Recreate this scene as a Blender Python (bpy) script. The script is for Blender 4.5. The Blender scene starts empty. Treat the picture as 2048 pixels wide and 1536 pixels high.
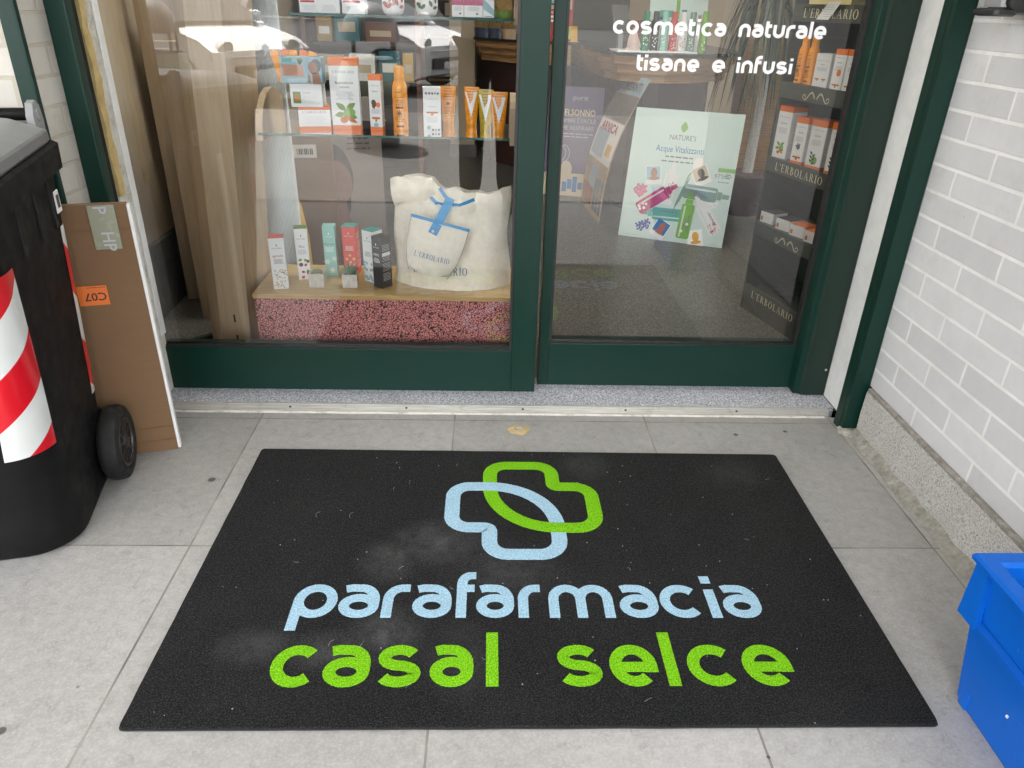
import bpy, bmesh, math, random
from mathutils import Vector, Matrix, noise
R = math.radians
rnd = random.Random(7)
SC = bpy.context.scene
COL = SC.collection
# ------------------------------------------------------------------ camera, sky, sun, exposure
cam = bpy.data.objects.new('camera', bpy.data.cameras.new('camera')); COL.objects.link(cam)
P, YAW, ROLL = 0.4782372, 0.0391838, 0.0293408
f0 = Vector((math.sin(YAW)*math.cos(P), math.cos(YAW)*math.cos(P), -math.sin(P)))
r0 = Vector((math.cos(YAW), -math.sin(YAW), 0)); u0 = r0.cross(f0)
rr = r0*math.cos(ROLL)+u0*math.sin(ROLL); uu = -r0*math.sin(ROLL)+u0*math.cos(ROLL)
M = Matrix((rr, uu, -f0)).transposed().to_4x4(); M.translation = (0.098167, -1.988738, 1.161528)
cam.matrix_world = M
cam.data.sensor_fit = 'HORIZONTAL'; cam.data.sensor_width = 36; cam.data.lens = 1467.2546/2048*36
cam.data.clip_start = .02; cam.data.clip_end = 500
SC.camera = cam
W = bpy.data.worlds.new('World'); SC.world = W; W.use_nodes = True
SUN_EL, SUN_AZ = R(62), R(212)         # azimuth measured from +y (behind the shop) towards +x: from the street, over the left shoulder
nt = W.node_tree
sky = nt.nodes.new('ShaderNodeTexSky'); sky.sky_type = 'NISHITA'; sky.sun_disc = False
sky.sun_elevation = SUN_EL; sky.sun_rotation = SUN_AZ; sky.air_density = 1.4; sky.dust_density = 3.5; sky.ozone_density = 1.0
hs = nt.nodes.new('ShaderNodeHueSaturation'); hs.inputs['Saturation'].default_value = .12      # thin white cloud
nt.links.new(sky.outputs[0], hs.inputs['Color']); nt.links.new(hs.outputs[0], nt.nodes['Background'].inputs[0]); nt.nodes['Background'].inputs[1].default_value = .15
sl = bpy.data.lights.new('sun', 'SUN'); sl.energy = 4.5; sl.angle = R(.6); sl.color = (1, .95, .87)
so = bpy.data.objects.new('sun', sl); COL.objects.link(so)
sd = Vector((math.sin(SUN_AZ)*math.cos(SUN_EL), math.cos(SUN_AZ)*math.cos(SUN_EL), math.sin(SUN_EL)))
so.rotation_euler = sd.to_track_quat('Z', 'Y').to_euler()
SC.view_settings.view_transform = 'Standard'; SC.view_settings.look = 'None'
SC.view_settings.exposure = 2.95; SC.view_settings.gamma = 1
SC.cycles.max_bounces = 10; SC.cycles.diffuse_bounces = 5; SC.cycles.glossy_bounces = 4; SC.cycles.transparent_max_bounces = 24
SC.cycles.caustics_reflective = False; SC.cycles.caustics_refractive = False; SC.cycles.sample_clamp_indirect = 6
SC.cycles.use_denoising = True

# ------------------------------------------------------------------ materials
MATS = {}
def srgb(r, g, b):
    return tuple(((c/255/12.92) if c/255 <= .04045 else ((c/255+.055)/1.055)**2.4) for c in (r, g, b))
class N:
    """tiny node-tree writer"""
    def __init__(s, name):
        s.m = bpy.data.materials.new(name); s.m.use_nodes = True; s.t = s.m.node_tree
        s.b = s.t.nodes['Principled BSDF']; MATS[name] = s.m
    def n(s, typ, **kw):
        x = s.t.nodes.new('ShaderNode'+typ)
        for k, v in kw.items():
            if k.startswith('_'): setattr(x, k[1:], v)
            else:
                i = x.inputs[int(k[1:])] if k[0] == 'i' and k[1:].isdigit() else x.inputs[k]
                if hasattr(v, 'is_output'): s.t.links.new(v, i)
                else: i.default_value = v if not (isinstance(v, tuple) and len(v) == 3 and i.type == 'RGBA') else (*v, 1)
        return x
    def set(s, k, v):
        i = s.b.inputs[k]
        if hasattr(v, 'is_output'): s.t.links.new(v, i)
        else: i.default_value = (*v, 1) if isinstance(v, tuple) and len(v) == 3 and i.type == 'RGBA' else v
    def obj(s): return s.n('TexCoord').outputs['Object']
    def noise(s, scale, detail=3, rough=.55, vec=None, out='Fac', dist=0.):
        x = s.n('TexNoise', Scale=scale, Detail=detail, Roughness=rough, Distortion=dist, Vector=vec if vec is not None else s.obj())
        return x.outputs[out]
    def ramp(s, fac, stops, interp='LINEAR'):
        x = s.n('ValToRGB', Fac=fac); e = x.color_ramp.elements; x.color_ramp.interpolation = interp
        while len(e) < len(stops): e.new(.5)
        for k, (p, c) in zip(e, stops): k.position = p; k.color = (*c, 1) if len(c) == 3 else c
        return x.outputs[0]
    def mix(s, fac, a, b, mode='MIX'):
        x = s.n('Mix', _data_type='RGBA', _blend_type=mode)
        for i, v in ((0, fac), (6, a), (7, b)):
            if hasattr(v, 'is_output'): s.t.links.new(v, x.inputs[i])
            else: x.inputs[i].default_value = (*v, 1) if isinstance(v, tuple) and len(v) == 3 else v
        return x.outputs[2]
    def math(s, op, a, b=0., c=0.):
        x = s.n('Math', _operation=op, i0=a, i1=b, i2=c); return x.outputs[0]
    def bump(s, h, strength=.3, dist=.002):
        x = s.n('Bump', Height=h, Strength=strength, Distance=dist); s.set('Normal', x.outputs[0])
def pm(name, col, rough=.5, var=.0, vscale=8., bump=0., bscale=60., metal=0., spec=.5, coat=0., grime=None, gscale=3.):
    """plain paint / plastic / card with a little unevenness in tone, gloss and relief"""
    if name in MATS: return MATS[name]
    k = N(name); c = col
    if var:
        f = k.noise(vscale, 4)
        c = k.mix(f, tuple(x*(1-var) for x in col), tuple(min(1, x*(1+var)) for x in col))
    if grime:
        g = k.ramp(k.noise(gscale, 6, .7), [(.52, (0, 0, 0)), (.75, (1, 1, 1))])
        c = k.mix(g, c, grime)
    k.set('Base Color', c)
    rv = k.ramp(k.noise(vscale*3+5, 3), [(.3, (rough*.8,)*3), (.7, (min(1, rough*1.2),)*3)])
    k.set('Roughness', rv); k.set('Metallic', metal); k.set('Specular IOR Level', spec)
    if coat: k.set('Coat Weight', coat); k.set('Coat Roughness', .05)
    if bump: k.bump(k.noise(bscale, 4), bump, .001)
    return k.m
# ---- setting materials
k = N('tile'); o = k.obj()
br = k.n('TexBrick', Vector=o, Color1=(.84,)*3+(1,), Color2=(1.04,)*3+(1,), Mortar=(0, 0, 0, 1), Scale=1., **{'Mortar Size': .0024, 'Mortar Smooth': .1, 'Bias': 0., 'Brick Width': .6, 'Row Height': .6015})
br.offset = 0; br.squash = 1
big = k.noise(2.2, 5, .6); mid = k.noise(14, 6, .65); fine = k.noise(170, 3, .7)
base = k.ramp(k.noise(38, 9, .78), [(.28, (.215, .211, .203)), (.5, (.318, .313, .304)), (.74, (.43, .425, .415))])
base = k.mix(.4, base, k.ramp(big, [(.3, (.225, .217, .204)), (.7, (.385, .377, .365))]))
base = k.mix(k.ramp(fine, [(.47, (0, 0, 0)), (.72, (.35, .35, .35))]), base, (.52, .51, .495))
base = k.mix(k.ramp(k.noise(26, 8, .75, dist=.6), [(.56, (0, 0, 0)), (.68, (.55, .55, .55))]), base, (.18, .173, .162))
spot = k.n('TexVoronoi', Vector=o, Scale=7.); base = k.mix(k.ramp(spot.outputs['Distance'], [(.012, (.8,)*3), (.03, (0, 0, 0))]), base, (.09, .085, .08))
base = k.mix(1., base, br.outputs['Color'], 'MULTIPLY')
grout = k.ramp(k.noise(5, 4), [(.38, (.115, .108, .096)), (.62, (.26, .245, .215))])
base = k.mix(br.outputs['Fac'], base, grout)
for gx, gy, gr in ((.868, -.072, .0085), (-.64, -.33, .012), (.60, -1.16, .004), (.63, -1.19, .004), (1.03, -.05, .008), (-.75, -1.1, .010)):
    mp = k.n('Mapping', Vector=o, Location=(-gx/gr, -gy/gr, 0.), Scale=(1/gr, 1/gr, 1.)); g_ = k.n('TexGradient', _gradient_type='SPHERICAL', Vector=mp.outputs[0])
    base = k.mix(k.ramp(g_.outputs['Fac'], [(.02, (0,)*3), (.3, (.85,)*3)]), base, (.03, .028, .027))
k.set('Base Color', base); k.set('Roughness', k.ramp(mid, [(.3, (.5,)*3), (.7, (.72,)*3)]))
hh = k.math('SUBTRACT', k.math('ADD', k.math('MULTIPLY', mid, .35), k.math('MULTIPLY', fine, .3)), k.math('MULTIPLY', br.outputs['Fac'], 1.))
k.bump(hh, .35, .0018)
k = N('pavement'); o = k.obj()
br = k.n('TexBrick', Vector=o, Color1=(.07, .067, .064, 1), Color2=(.12, .114, .11, 1), Mortar=(.02, .02, .02, 1), Scale=1., **{'Mortar Size': .008, 'Brick Width': 1.2, 'Row Height': .55})
k.set('Base Color', k.mix(.5, br.outputs['Color'], k.ramp(k.noise(6, 8, .7), [(.3, (.055, .052, .05)), (.7, (.14, .133, .127))]))); k.set('Roughness', .8)
k.bump(k.noise(40, 6), .3, .004)
k = N('asphalt'); k.set('Base Color', k.ramp(k.noise(90, 5, .7), [(.3, (.035,)*3), (.7, (.075,)*3)])); k.set('Roughness', .9); k.bump(k.noise(200), .5, .004)
def brickmat(name, c1, c2, mortar, grime):
    k = N(name); o = k.n('UVMap').outputs[0]
    br = k.n('TexBrick', Vector=o, Color1=(*c1, 1), Color2=(*c2, 1), Mortar=(*mortar, 1), Scale=1., **{'Mortar Size': .0047, 'Mortar Smooth': .2, 'Bias': 0., 'Brick Width': .2625, 'Row Height': .0666})
    br.offset = .5; br.squash = 1
    c = k.mix(k.ramp(k.noise(14, 5, .7), [(.3, (0,)*3), (.7, (.3,)*3)]), br.outputs['Color'], tuple(x*.82 for x in c1))
    c = k.mix(k.ramp(k.noise(4.5, 7, .75), [(.56, (0,)*3), (.8, (grime,)*3)]), c, (.30, .27, .22))
    v = k.n('TexVoronoi', Vector=k.obj(), Scale=18.); c = k.mix(k.ramp(v.outputs['Distance'], [(.02, (.7,)*3), (.06, (0,)*3)]), c, (.3, .29, .27))
    k.set('Base Color', c); k.set('Roughness', k.mix(br.outputs['Fac'], (.32,)*3, (.85,)*3))
    h = k.math('ADD', k.math('MULTIPLY', br.outputs['Fac'], -1.), k.math('MULTIPLY', k.noise(30, 4), .25))
    k.bump(h, .55, .0025)
brickmat('brick_pale', (.58, .58, .59), (.69, .69, .70), (.82, .815, .80), .35)
brickmat('brick_shaded', (.50, .475, .43), (.57, .54, .49), (.45, .41, .34), .9)  # same bricks as brick_pale, weaker light put into darker, yellower colours
k = N('plinth'); v = k.noise(210, 4, .75); w = k.noise(70, 5, .6)
c = k.ramp(v, [(.33, (.13, .125, .115)), (.47, (.42, .41, .385)), (.7, (.60, .59, .565))])
c = k.mix(k.ramp(w, [(.58, (0,)*3), (.7, (.65,)*3)]), c, (.20, .195, .18)); c = k.mix(k.ramp(k.noise(7, 5), [(.55, (0,)*3), (.72, (.6,)*3)]), c, (.42, .39, .33))
k.set('Base Color', c); k.set('Roughness', .85); k.bump(v, .5, .003)
k = N('sealant'); c = k.ramp(k.noise(40, 6, .7), [(.3, (.16, .15, .13)), (.6, (.31, .295, .26)), (.75, (.45, .43, .38))]); k.set('Base Color', c); k.set('Roughness', .9); k.bump(k.noise(60, 6, .7), .8, .006)
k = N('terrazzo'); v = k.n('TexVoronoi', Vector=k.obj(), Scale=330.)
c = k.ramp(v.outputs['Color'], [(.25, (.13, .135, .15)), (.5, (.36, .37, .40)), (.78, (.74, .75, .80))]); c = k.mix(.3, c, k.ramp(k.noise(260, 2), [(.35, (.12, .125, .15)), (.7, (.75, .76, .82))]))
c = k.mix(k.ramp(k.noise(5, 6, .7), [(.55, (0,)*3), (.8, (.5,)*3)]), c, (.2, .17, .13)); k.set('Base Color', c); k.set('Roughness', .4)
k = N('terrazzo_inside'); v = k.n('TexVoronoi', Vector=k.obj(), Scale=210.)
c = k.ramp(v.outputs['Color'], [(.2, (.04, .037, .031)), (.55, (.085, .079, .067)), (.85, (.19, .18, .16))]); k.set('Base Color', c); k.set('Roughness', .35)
def greenpaint(name, c):
    k = N(name); n1 = k.noise(320, 2); sc = k.n('TexNoise', Vector=k.n('Mapping', Vector=k.obj(), Scale=(30., 30., 6.)).outputs[0], Scale=9., Detail=8, Roughness=.8)
    cc = k.mix(k.noise(3, 4), tuple(x*.85 for x in c), tuple(x*1.15 for x in c)); cc = k.mix(k.ramp(sc.outputs['Fac'], [(.675, (0,)*3), (.70, (.8,)*3)]), cc, (.25, .28, .27))
    k.set('Base Color', cc); k.set('Roughness', k.ramp(k.noise(8, 4), [(.3, (.34,)*3), (.7, (.48,)*3)])); k.set('Specular IOR Level', .3); k.bump(n1, .12, .0006)
greenpaint('green', (.003, .025, .0175)); greenpaint('green_grey', (.012, .025, .019))
pm('gasket', (.01, .011, .011), .5, bump=.1); pm('black_void', (.004, .004, .004), .9)
k = N('white_wood'); c = k.ramp(k.noise(11, 6, .7), [(.3, (.66, .66, .65)), (.7, (.80, .80, .79))]); k.set('Base Color', c); k.set('Roughness', .6); k.bump(k.n('TexNoise', Vector=k.n('Mapping', Vector=k.obj(), Scale=(60., 60., 3.)).outputs[0], Scale=4., Detail=4).outputs[0], .25, .002)
k = N('old_white'); c = k.ramp(k.noise(16, 7, .75), [(.32, (.30, .28, .24)), (.5, (.56, .54, .49)), (.75, (.66, .64, .59))]); k.set('Base Color', c); k.set('Roughness', .7); k.bump(k.noise(40, 6), .4, .003)
k = N('foam'); c = k.ramp(k.noise(22, 6, .7), [(.3, (.40, .28, .11)), (.7, (.60, .47, .22))]); k.set('Base Color', c); k.set('Roughness', .9); k.bump(k.noise(50, 6), .9, .006)
k = N('alu'); c = k.ramp(k.n('TexNoise', Vector=k.n('Mapping', Vector=k.obj(), Scale=(2., 90., 90.)).outputs[0], Scale=6., Detail=5).outputs[0], [(.3, (.30, .295, .27)), (.7, (.48, .475, .45))]); c = k.mix(k.ramp(k.noise(20, 6, .7), [(.55, (0,)*3), (.75, (.7,)*3)]), c, (.22, .205, .17)); k.set('Base Color', c); k.set('Metallic', .35); k.set('Roughness', .45)
# clear glass: one surface that lets light straight through and mirrors by the Fresnel law of a pane (two faces)
def glassmat(name, tint=(.96, .98, .97), ior=1.62):
    k = N(name); t = k.n('BsdfTransparent', Color=(*tint, 1)); g = k.n('BsdfGlossy', Color=(1, 1, 1, 1), Roughness=0.)
    fr = k.n('Fresnel', IOR=ior); mx = k.n('MixShader', Fac=fr.outputs[0], i1=t.outputs[0], i2=g.outputs[0])
    k.t.links.new(mx.outputs[0], k.t.nodes['Material Output'].inputs[0]); k.t.nodes.remove(k.b)
glassmat('pane', (.98, .988, .984), 1.85); glassmat('shelf_glass', (.90, .95, .93), 1.5)
k = N('glass_edge'); k.set('Base Color', k.ramp(k.n('TexNoise', Vector=k.n('Mapping', Vector=k.obj(), Scale=(3., 1., 60.)).outputs[0], Scale=8., Detail=5).outputs[0], [(.35, (.015, .06, .05)), (.55, (.05, .14, .12)), (.75, (.22, .36, .32))])); k.set('Roughness', .12)
k = N('opal'); t_ = k.n('BsdfTranslucent', Color=(.85, .85, .83, 1)); k.t.links.new(t_.outputs[0], k.t.nodes['Material Output'].inputs[0]); k.t.nodes.remove(k.b)
glassmat('plexi', (.97, .98, .98), 1.45)
# ---- mat
k = N('mat_pile'); o = k.obj()
fib = k.noise(330, 3, .9); fib2 = k.noise(150, 3, .8)
c = k.ramp(fib, [(.38, (.0012, .0012, .0013)), (.50, (.0075, .0075, .0077)), (.62, (.046, .046, .047))])
def blob(x, y, r, sx=1., sy=1.):
    mp = k.n('Mapping', Vector=o, Location=(-x/r*sx, -y/r*sy, 0.), Scale=(sx/r, sy/r, 1.))
    g = k.n('TexGradient', _gradient_type='SPHERICAL', Vector=mp.outputs[0]); return g.outputs['Fac']
ds = None
for x, y, r, sx, sy, a in ((-.02, -.60, .13, 1., 1.3, 1.), (-.12, -.66, .09, 1., 1., .9), (-.10, -.885, .13, 1.4, 1.4, .9), (-.21, -.93, .10, 1., 1.6, .8), (.38, -.26, .08, 1., 1., .55), (-.36, -.92, .12, 1.2, 1.9, .7), (.14, -.70, .16, 1., 1.4, .6), (.05, -.95, .12, 1.6, 1., .5), (.80, -.30, .15, 1.2, 1.6, .35)):
    b_ = k.math('MULTIPLY', blob(x, y, r, sx, sy), a); ds = b_ if ds is None else k.math('MAXIMUM', ds, b_)
dust = k.math('MULTIPLY', ds, k.ramp(k.noise(26, 8, .75), [(.32, (.1,)*3), (.62, (1.,)*3)])); dust = k.math('MULTIPLY', dust, k.ramp(fib2, [(.3, (.45,)*3), (.7, (1.,)*3)]))
c = k.mix(k.math('MULTIPLY', dust, .36), c, (.25, .25, .255))
c = k.mix(k.ramp(k.noise(3.5, 5, .65), [(.45, (0,)*3), (.8, (.06,)*3)]), c, (.12, .12, .115))
v = k.n('TexVoronoi', Vector=o, Scale=34.); sp = k.math('MULTIPLY', k.ramp(v.outputs['Distance'], [(.035, (1.,)*3), (.07, (0,)*3)]), k.ramp(k.n('SeparateColor', i0=v.outputs['Color']).outputs[0], [(.80, (0,)*3), (.84, (1,)*3)]))
c = k.mix(sp, c, (.42, .41, .38))
k.set('Base Color', c); k.set('Roughness', .95); k.set('Specular IOR Level', .08); k.set('Sheen Weight', .03); k.set('Sheen Roughness', .5); k.bump(k.math('ADD', fib, k.math('MULTIPLY', fib2, .6)), .9, .004)
def pilemat(name, dark, mid_, light):
    k = N(name); f = k.noise(300, 3, .9); c = k.ramp(f, [(.36, dark), (.5, mid_), (.64, light)]); c = k.mix(k.ramp(k.noise(24, 6, .7), [(.5, (0,)*3), (.85, (.35,)*3)]), c, tuple(x*.55 for x in mid_))
    k.set('Base Color', c); k.set('Roughness', .95); k.set('Specular IOR Level', .1); k.bump(f, .8, .004)
pilemat('pile_blue', (.17, .31, .42), (.33, .52, .66), (.52, .72, .84)); pilemat('pile_green', (.06, .22, .004), (.16, .47, .006), (.32, .66, .03))
pm('mat_edge', (.008, .008, .008), .7, bump=.3)
# ---- objects
pm('bin_black', (.0035, .0036, .0038), .58, .25, 6., .12, 220., spec=.2, grime=(.010, .010, .010), gscale=9.)
pm('lid_dark', (.15, .153, .157), .35, .06, 5., .08, 150.); pm('hub_plastic', (.018, .019, .02), .35); pm('bin_lid', (.27, .275, .28), .35, .06, 5., .08, 150.); pm('rubber', (.0045, .0045, .0045), .75, .2, 12., .2, 200.)
k = N('reflective_tape'); uv = k.n('UVMap').outputs[0]; s = k.n('SeparateXYZ', Vector=uv)
ph = k.math('FRACT', k.math('ADD', k.math('DIVIDE', k.math('ADD', s.outputs[1], k.math('MULTIPLY', s.outputs[0], -.9)), .236), .37))
st = k.math('GREATER_THAN', ph, .5); wr = k.noise(9, 5, .6)
c = k.mix(st, k.mix(wr, (.55, .57, .56), (.70, .72, .71)), k.mix(wr, (.50, .004, .012), (.62, .008, .02))); k.set('Base Color', c); k.set('Roughness', .28); k.set('Coat Weight', .4); k.bump(k.noise(14, 5, .65), .25, .004)
k = N('cardboard'); mp = k.n('Mapping', Vector=k.obj(), Scale=(5., 5., 90.)); c = k.ramp(k.n('TexNoise', Vector=mp.outputs[0], Scale=3., Detail=5).outputs[0], [(.3, (.160, .090, .043)), (.7, (.176, .100, .049))]); c = k.mix(k.ramp(k.noise(6, 6), [(.5, (0,)*3), (.8, (.4,)*3)]), c, (.13, .072, .034)); k.set('Base Color', c); k.set('Roughness', .8); k.bump(k.n('TexNoise', Vector=mp.outputs[0], Scale=6.).outputs[0], .15, .001)  # tone lowered to carry the shade the bin throws on the flat carton
pm('packing_tape', (.24, .25, .18), .25, .2, 9., .3, 30.); pm('orange_label', (.72, .17, .03), .5, .05); pm('ink', (.015, .015, .018), .6); pm('paper', (.74, .74, .72), .6, .03)
k = N('crate_blue'); c = k.mix(k.noise(4, 5), (.0, .082, .42), (.001, .122, .56)); sc_ = k.n('TexNoise', Vector=k.n('Mapping', Vector=k.obj(), Scale=(3., 6., 3.), Rotation=(.6, .3, .9)).outputs[0], Scale=14., Detail=8, Roughness=.8); c = k.mix(k.ramp(sc_.outputs[0], [(.60, (0,)*3), (.74, (.5,)*3)]), c, (.16, .30, .60)); k.set('Base Color', c); k.set('Roughness', .45); k.set('Specular IOR Level', .3); k.bump(k.noise(60, 4), .08, .002)
pm('card_white', (.82, .83, .83), .42, .03); pm('card_orange', (.80, .17, .015), .4, .06); pm('tube_orange', (.90, .33, .012), .28, .06); pm('tube_olive', (.52, .38, .02), .3, .05)
pm('card_mint', (.29, .58, .52), .45, .04); pm('card_red', (.66, .075, .055), .45, .04); pm('card_black', (.03, .03, .032), .45, .2, 60.); pm('card_teal', (.03, .33, .27), .45, .05); pm('card_yellow', (.72, .62, .32), .5, .03)
pm('ink_grey', (.16, .17, .19), .7); pm('ink_pale', (.40, .42, .45), .7); pm('ink_white', (.85, .85, .85), .6); pm('ink_red', (.45, .05, .035), .6); pm('ink_blue', (.03, .16, .36), .7); pm('ink_teal', (.05, .25, .25), .6); pm('ink_brown', (.10, .045, .015), .6)
pm('leaf_green', (.15, .28, .05), .6, .3, 40.); pm('leaf_dark', (.035, .11, .03), .6, .3, 40.); pm('fruit', (.55, .16, .03), .6, .3, 40.); pm('fig', (.13, .03, .06), .6, .2, 40.); pm('fig_red', (.42, .05, .06), .6); pm('petal', (.75, .72, .70), .6); pm('skin', (.36, .19, .12), .6, .15, 20.); pm('hair', (.03, .02, .017), .6); pm('photo_blue', (.30, .48, .56), .5, .2, 20.); pm('gold_pink', (.52, .26, .17), .35, .1)
pm('cream_letters', (.70, .66, .45), .5); pm('cabinet', (.060, .066, .056), .45, .12, 4.); pm('cabinet_back', (.030, .033, .028), .5, .1); pm('brown_card', (.075, .062, .05), .4, .1)
k = N('ply'); mp = k.n('Mapping', Vector=k.obj(), Scale=(14., 14., 1.1)); wv = k.n('TexNoise', Vector=mp.outputs[0], Scale=2.2, Detail=7, Roughness=.65, Distortion=1.2)
c = k.ramp(wv.outputs[0], [(.35, (.42, .305, .19)), (.55, (.48, .36, .23)), (.7, (.53, .41, .27))]); k.set('Base Color', c); k.set('Roughness', .55)
k = N('platform_top'); mp = k.n('Mapping', Vector=k.obj(), Scale=(3., 26., 26.)); c = k.ramp(k.n('TexNoise', Vector=mp.outputs[0], Scale=5., Detail=6).outputs[0], [(.35, (.42, .25, .085)), (.65, (.56, .37, .15))])
b2 = k.n('TexBrick', Vector=k.n('Mapping', Vector=k.obj(), Scale=(1., 1., 1.)).outputs[0], Color1=(1, 1, 1, 1), Color2=(1, 1, 1, 1), Mortar=(0, 0, 0, 1), Scale=1., **{'Mortar Size': .003, 'Brick Width': .022, 'Row Height': .013, 'Mortar Smooth': .2}); c = k.mix(k.math('MULTIPLY', b2.outputs['Fac'], .28), k.mix(.18, c, (.72, .55, .28)), c); k.set('Base Color', c); k.set('Roughness', .3)
k = N('leopard'); o = k.obj(); v = k.n('TexVoronoi', _feature='DISTANCE_TO_EDGE', Vector=k.n('VectorMath', _operation='ADD', i0=o, i1=k.n('VectorMath', _operation='SCALE', i0=k.noise(90, 3, out='Color'), Scale=.012).outputs[0]).outputs[0], Scale=125.)
nn = k.noise(110, 4, .7); f = k.math('ADD', k.math('MULTIPLY', v.outputs['Distance'], 2.2), k.math('MULTIPLY', nn, .55))
c = k.ramp(f, [(.43, (.035, .008, .010)), (.51, (.70, .26, .245))]); k.set('Base Color', c); k.set('Roughness', .8)
k = N('canvas'); wv = k.n('TexWave', Vector=k.obj(), Scale=420., Distortion=1.); n2 = k.noise(60, 6, .7); c = k.ramp(n2, [(.3, (.78, .71, .58)), (.7, (.88, .83, .72))]); k.set('Base Color', c); k.set('Roughness', .9); k.bump(k.math('ADD', k.math('MULTIPLY', wv.outputs[1], .3), n2), .35, .002)
pm('canvas_seam_shade', (.42, .39, .33), .9); pm('blue_strap', (.012, .26, .56), .7, .12, 40., .3, 300.); pm('metal', (.5, .5, .48), .3, metal=.9)
k = N('stone_pot'); c = k.ramp(k.noise(60, 6, .7), [(.3, (.48, .45, .40)), (.7, (.68, .66, .61))]); k.set('Base Color', c); k.set('Roughness', .85); k.bump(k.noise(45, 6), .5, .004)
pm('soil', (.03, .022, .016), .9, .3, 60., .6, 90.); pm('succulent', (.10, .20, .10), .5, .3, 60.); pm('succulent_pale', (.25, .30, .15), .5, .3, 60.)
pm('poster_mint', (.52, .64, .61), .45, .05, 2.5); pm('poster_violet', (.10, .075, .15), .5, .25, 5.); pm('poster_cream', (.50, .42, .30), .5, .1); pm('poster_sand', (.42, .30, .19), .55, .25, 6.); pm('poster_sky', (.36, .47, .56), .5, .3, 10.); pm('poster_grey', (.17, .145, .125), .55, .25, 6.); pm('poster_rust', (.38, .12, .04), .55, .3, 12.); pm('sun_flower', (.65, .36, .05), .6, .2); pm('poster_red', (.42, .02, .025), .5, .1)
pm('bottle_pink', (.45, .03, .14), .35, .2, 14.); pm('bottle_mint', (.09, .34, .28), .35, .15, 14.); pm('bottle_green', (.17, .38, .05), .35, .15, 14.); pm('bottle_sage', (.17, .27, .22), .35, .15, 14.); pm('bottle_white', (.66, .66, .66), .35, .05); pm('flower_pink', (.52, .16, .26), .6, .3, 60.); pm('flower_blue', (.07, .08, .30), .6, .3, 60.); pm('can_green', (.02, .20, .10), .3, .15); pm('can_red', (.48, .07, .06), .3, .15); pm('can_mint', (.28, .55, .47), .3, .1); pm('lime_tag', (.42, .66, .06), .5)
k = N('counter_wood'); mp = k.n('Mapping', Vector=k.obj(), Scale=(2., 2., 40.)); c = k.ramp(k.n('TexNoise', Vector=mp.outputs[0], Scale=3., Detail=6, Distortion=.5).outputs[0], [(.35, (.30, .16, .06)), (.65, (.46, .27, .11))]); k.set('Base Color', c); k.set('Roughness', .35)
pm('counter_dark', (.045, .020, .016), .35, .3, 7.); pm('granite', (.02, .022, .022), .2, .4, 90.); pm('inner_beige', (.40, .32, .22), .75, .1, 2.); pm('inner_dark', (.055, .045, .036), .6, .3, 4.); pm('skirting', (.085, .085, .08), .5, .2); pm('cabling', (.008, .008, .008), .5); pm('ceiling_white', (.72, .71, .68), .8, .03)
k = N('fluted'); k.set('Base Color', k.ramp(k.noise(6, 4), [(.3, (.62, .68, .69)), (.7, (.74, .79, .80))])); k.set('Roughness', .3)
pm('concrete', (.32, .31, .29), .9, .15, 3.); pm('stucco', (.50, .47, .42), .9, .1, 2., .3, 80.); pm('kerb', (.15, .145, .135), .9, .15, 5., .3, 60.)
pm('car_white', (.82, .82, .81), .2, coat=.6); pm('car_blue', (.05, .075, .36), .2, coat=.8); pm('car_silver', (.42, .43, .44), .25, metal=.3, coat=.6); pm('car_glass', (.02, .025, .03), .05, spec=.8); pm('car_trim', (.012, .012, .013), .4); pm('chrome', (.7, .7, .7), .1, metal=1.); pm('lamp_glass', (.45, .46, .46), .08, spec=.9); pm('street_grey', (.22, .23, .24), .4, .08); pm('bag_film', (.40, .44, .36), .35, .1)
pm('cloth_dark', (.018, .017, .022), .85, .2, 30., .3, 200.); pm('cloth_navy', (.02, .024, .045), .85, .2, 30., .3, 200.); pm('shoe', (.02, .018, .016), .5)
pm('plant_leaf', (.025, .05, .022), .45, .35, 20.); pm('plant_leaf_pale', (.18, .17, .09), .55, .3, 20.); pm('terracotta', (.28, .10, .05), .8, .1); pm('herbs', (.30, .20, .07), .9, .5, 90., .8, 90.); pm('jar_blue', (.05, .06, .10), .3); pm('teal_pack', (.012, .12, .15), .4, .2, 30.); pm('yellow_pack', (.55, .33, .03), .4, .1); pm('red_pack', (.30, .03, .03), .45, .2, 30.); pm('brown_pack', (.16, .075, .05), .5, .3, 40.)
pm('amethyst', (.55, .43, .38), .4, .3, 60.)
A = MATS

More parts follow.
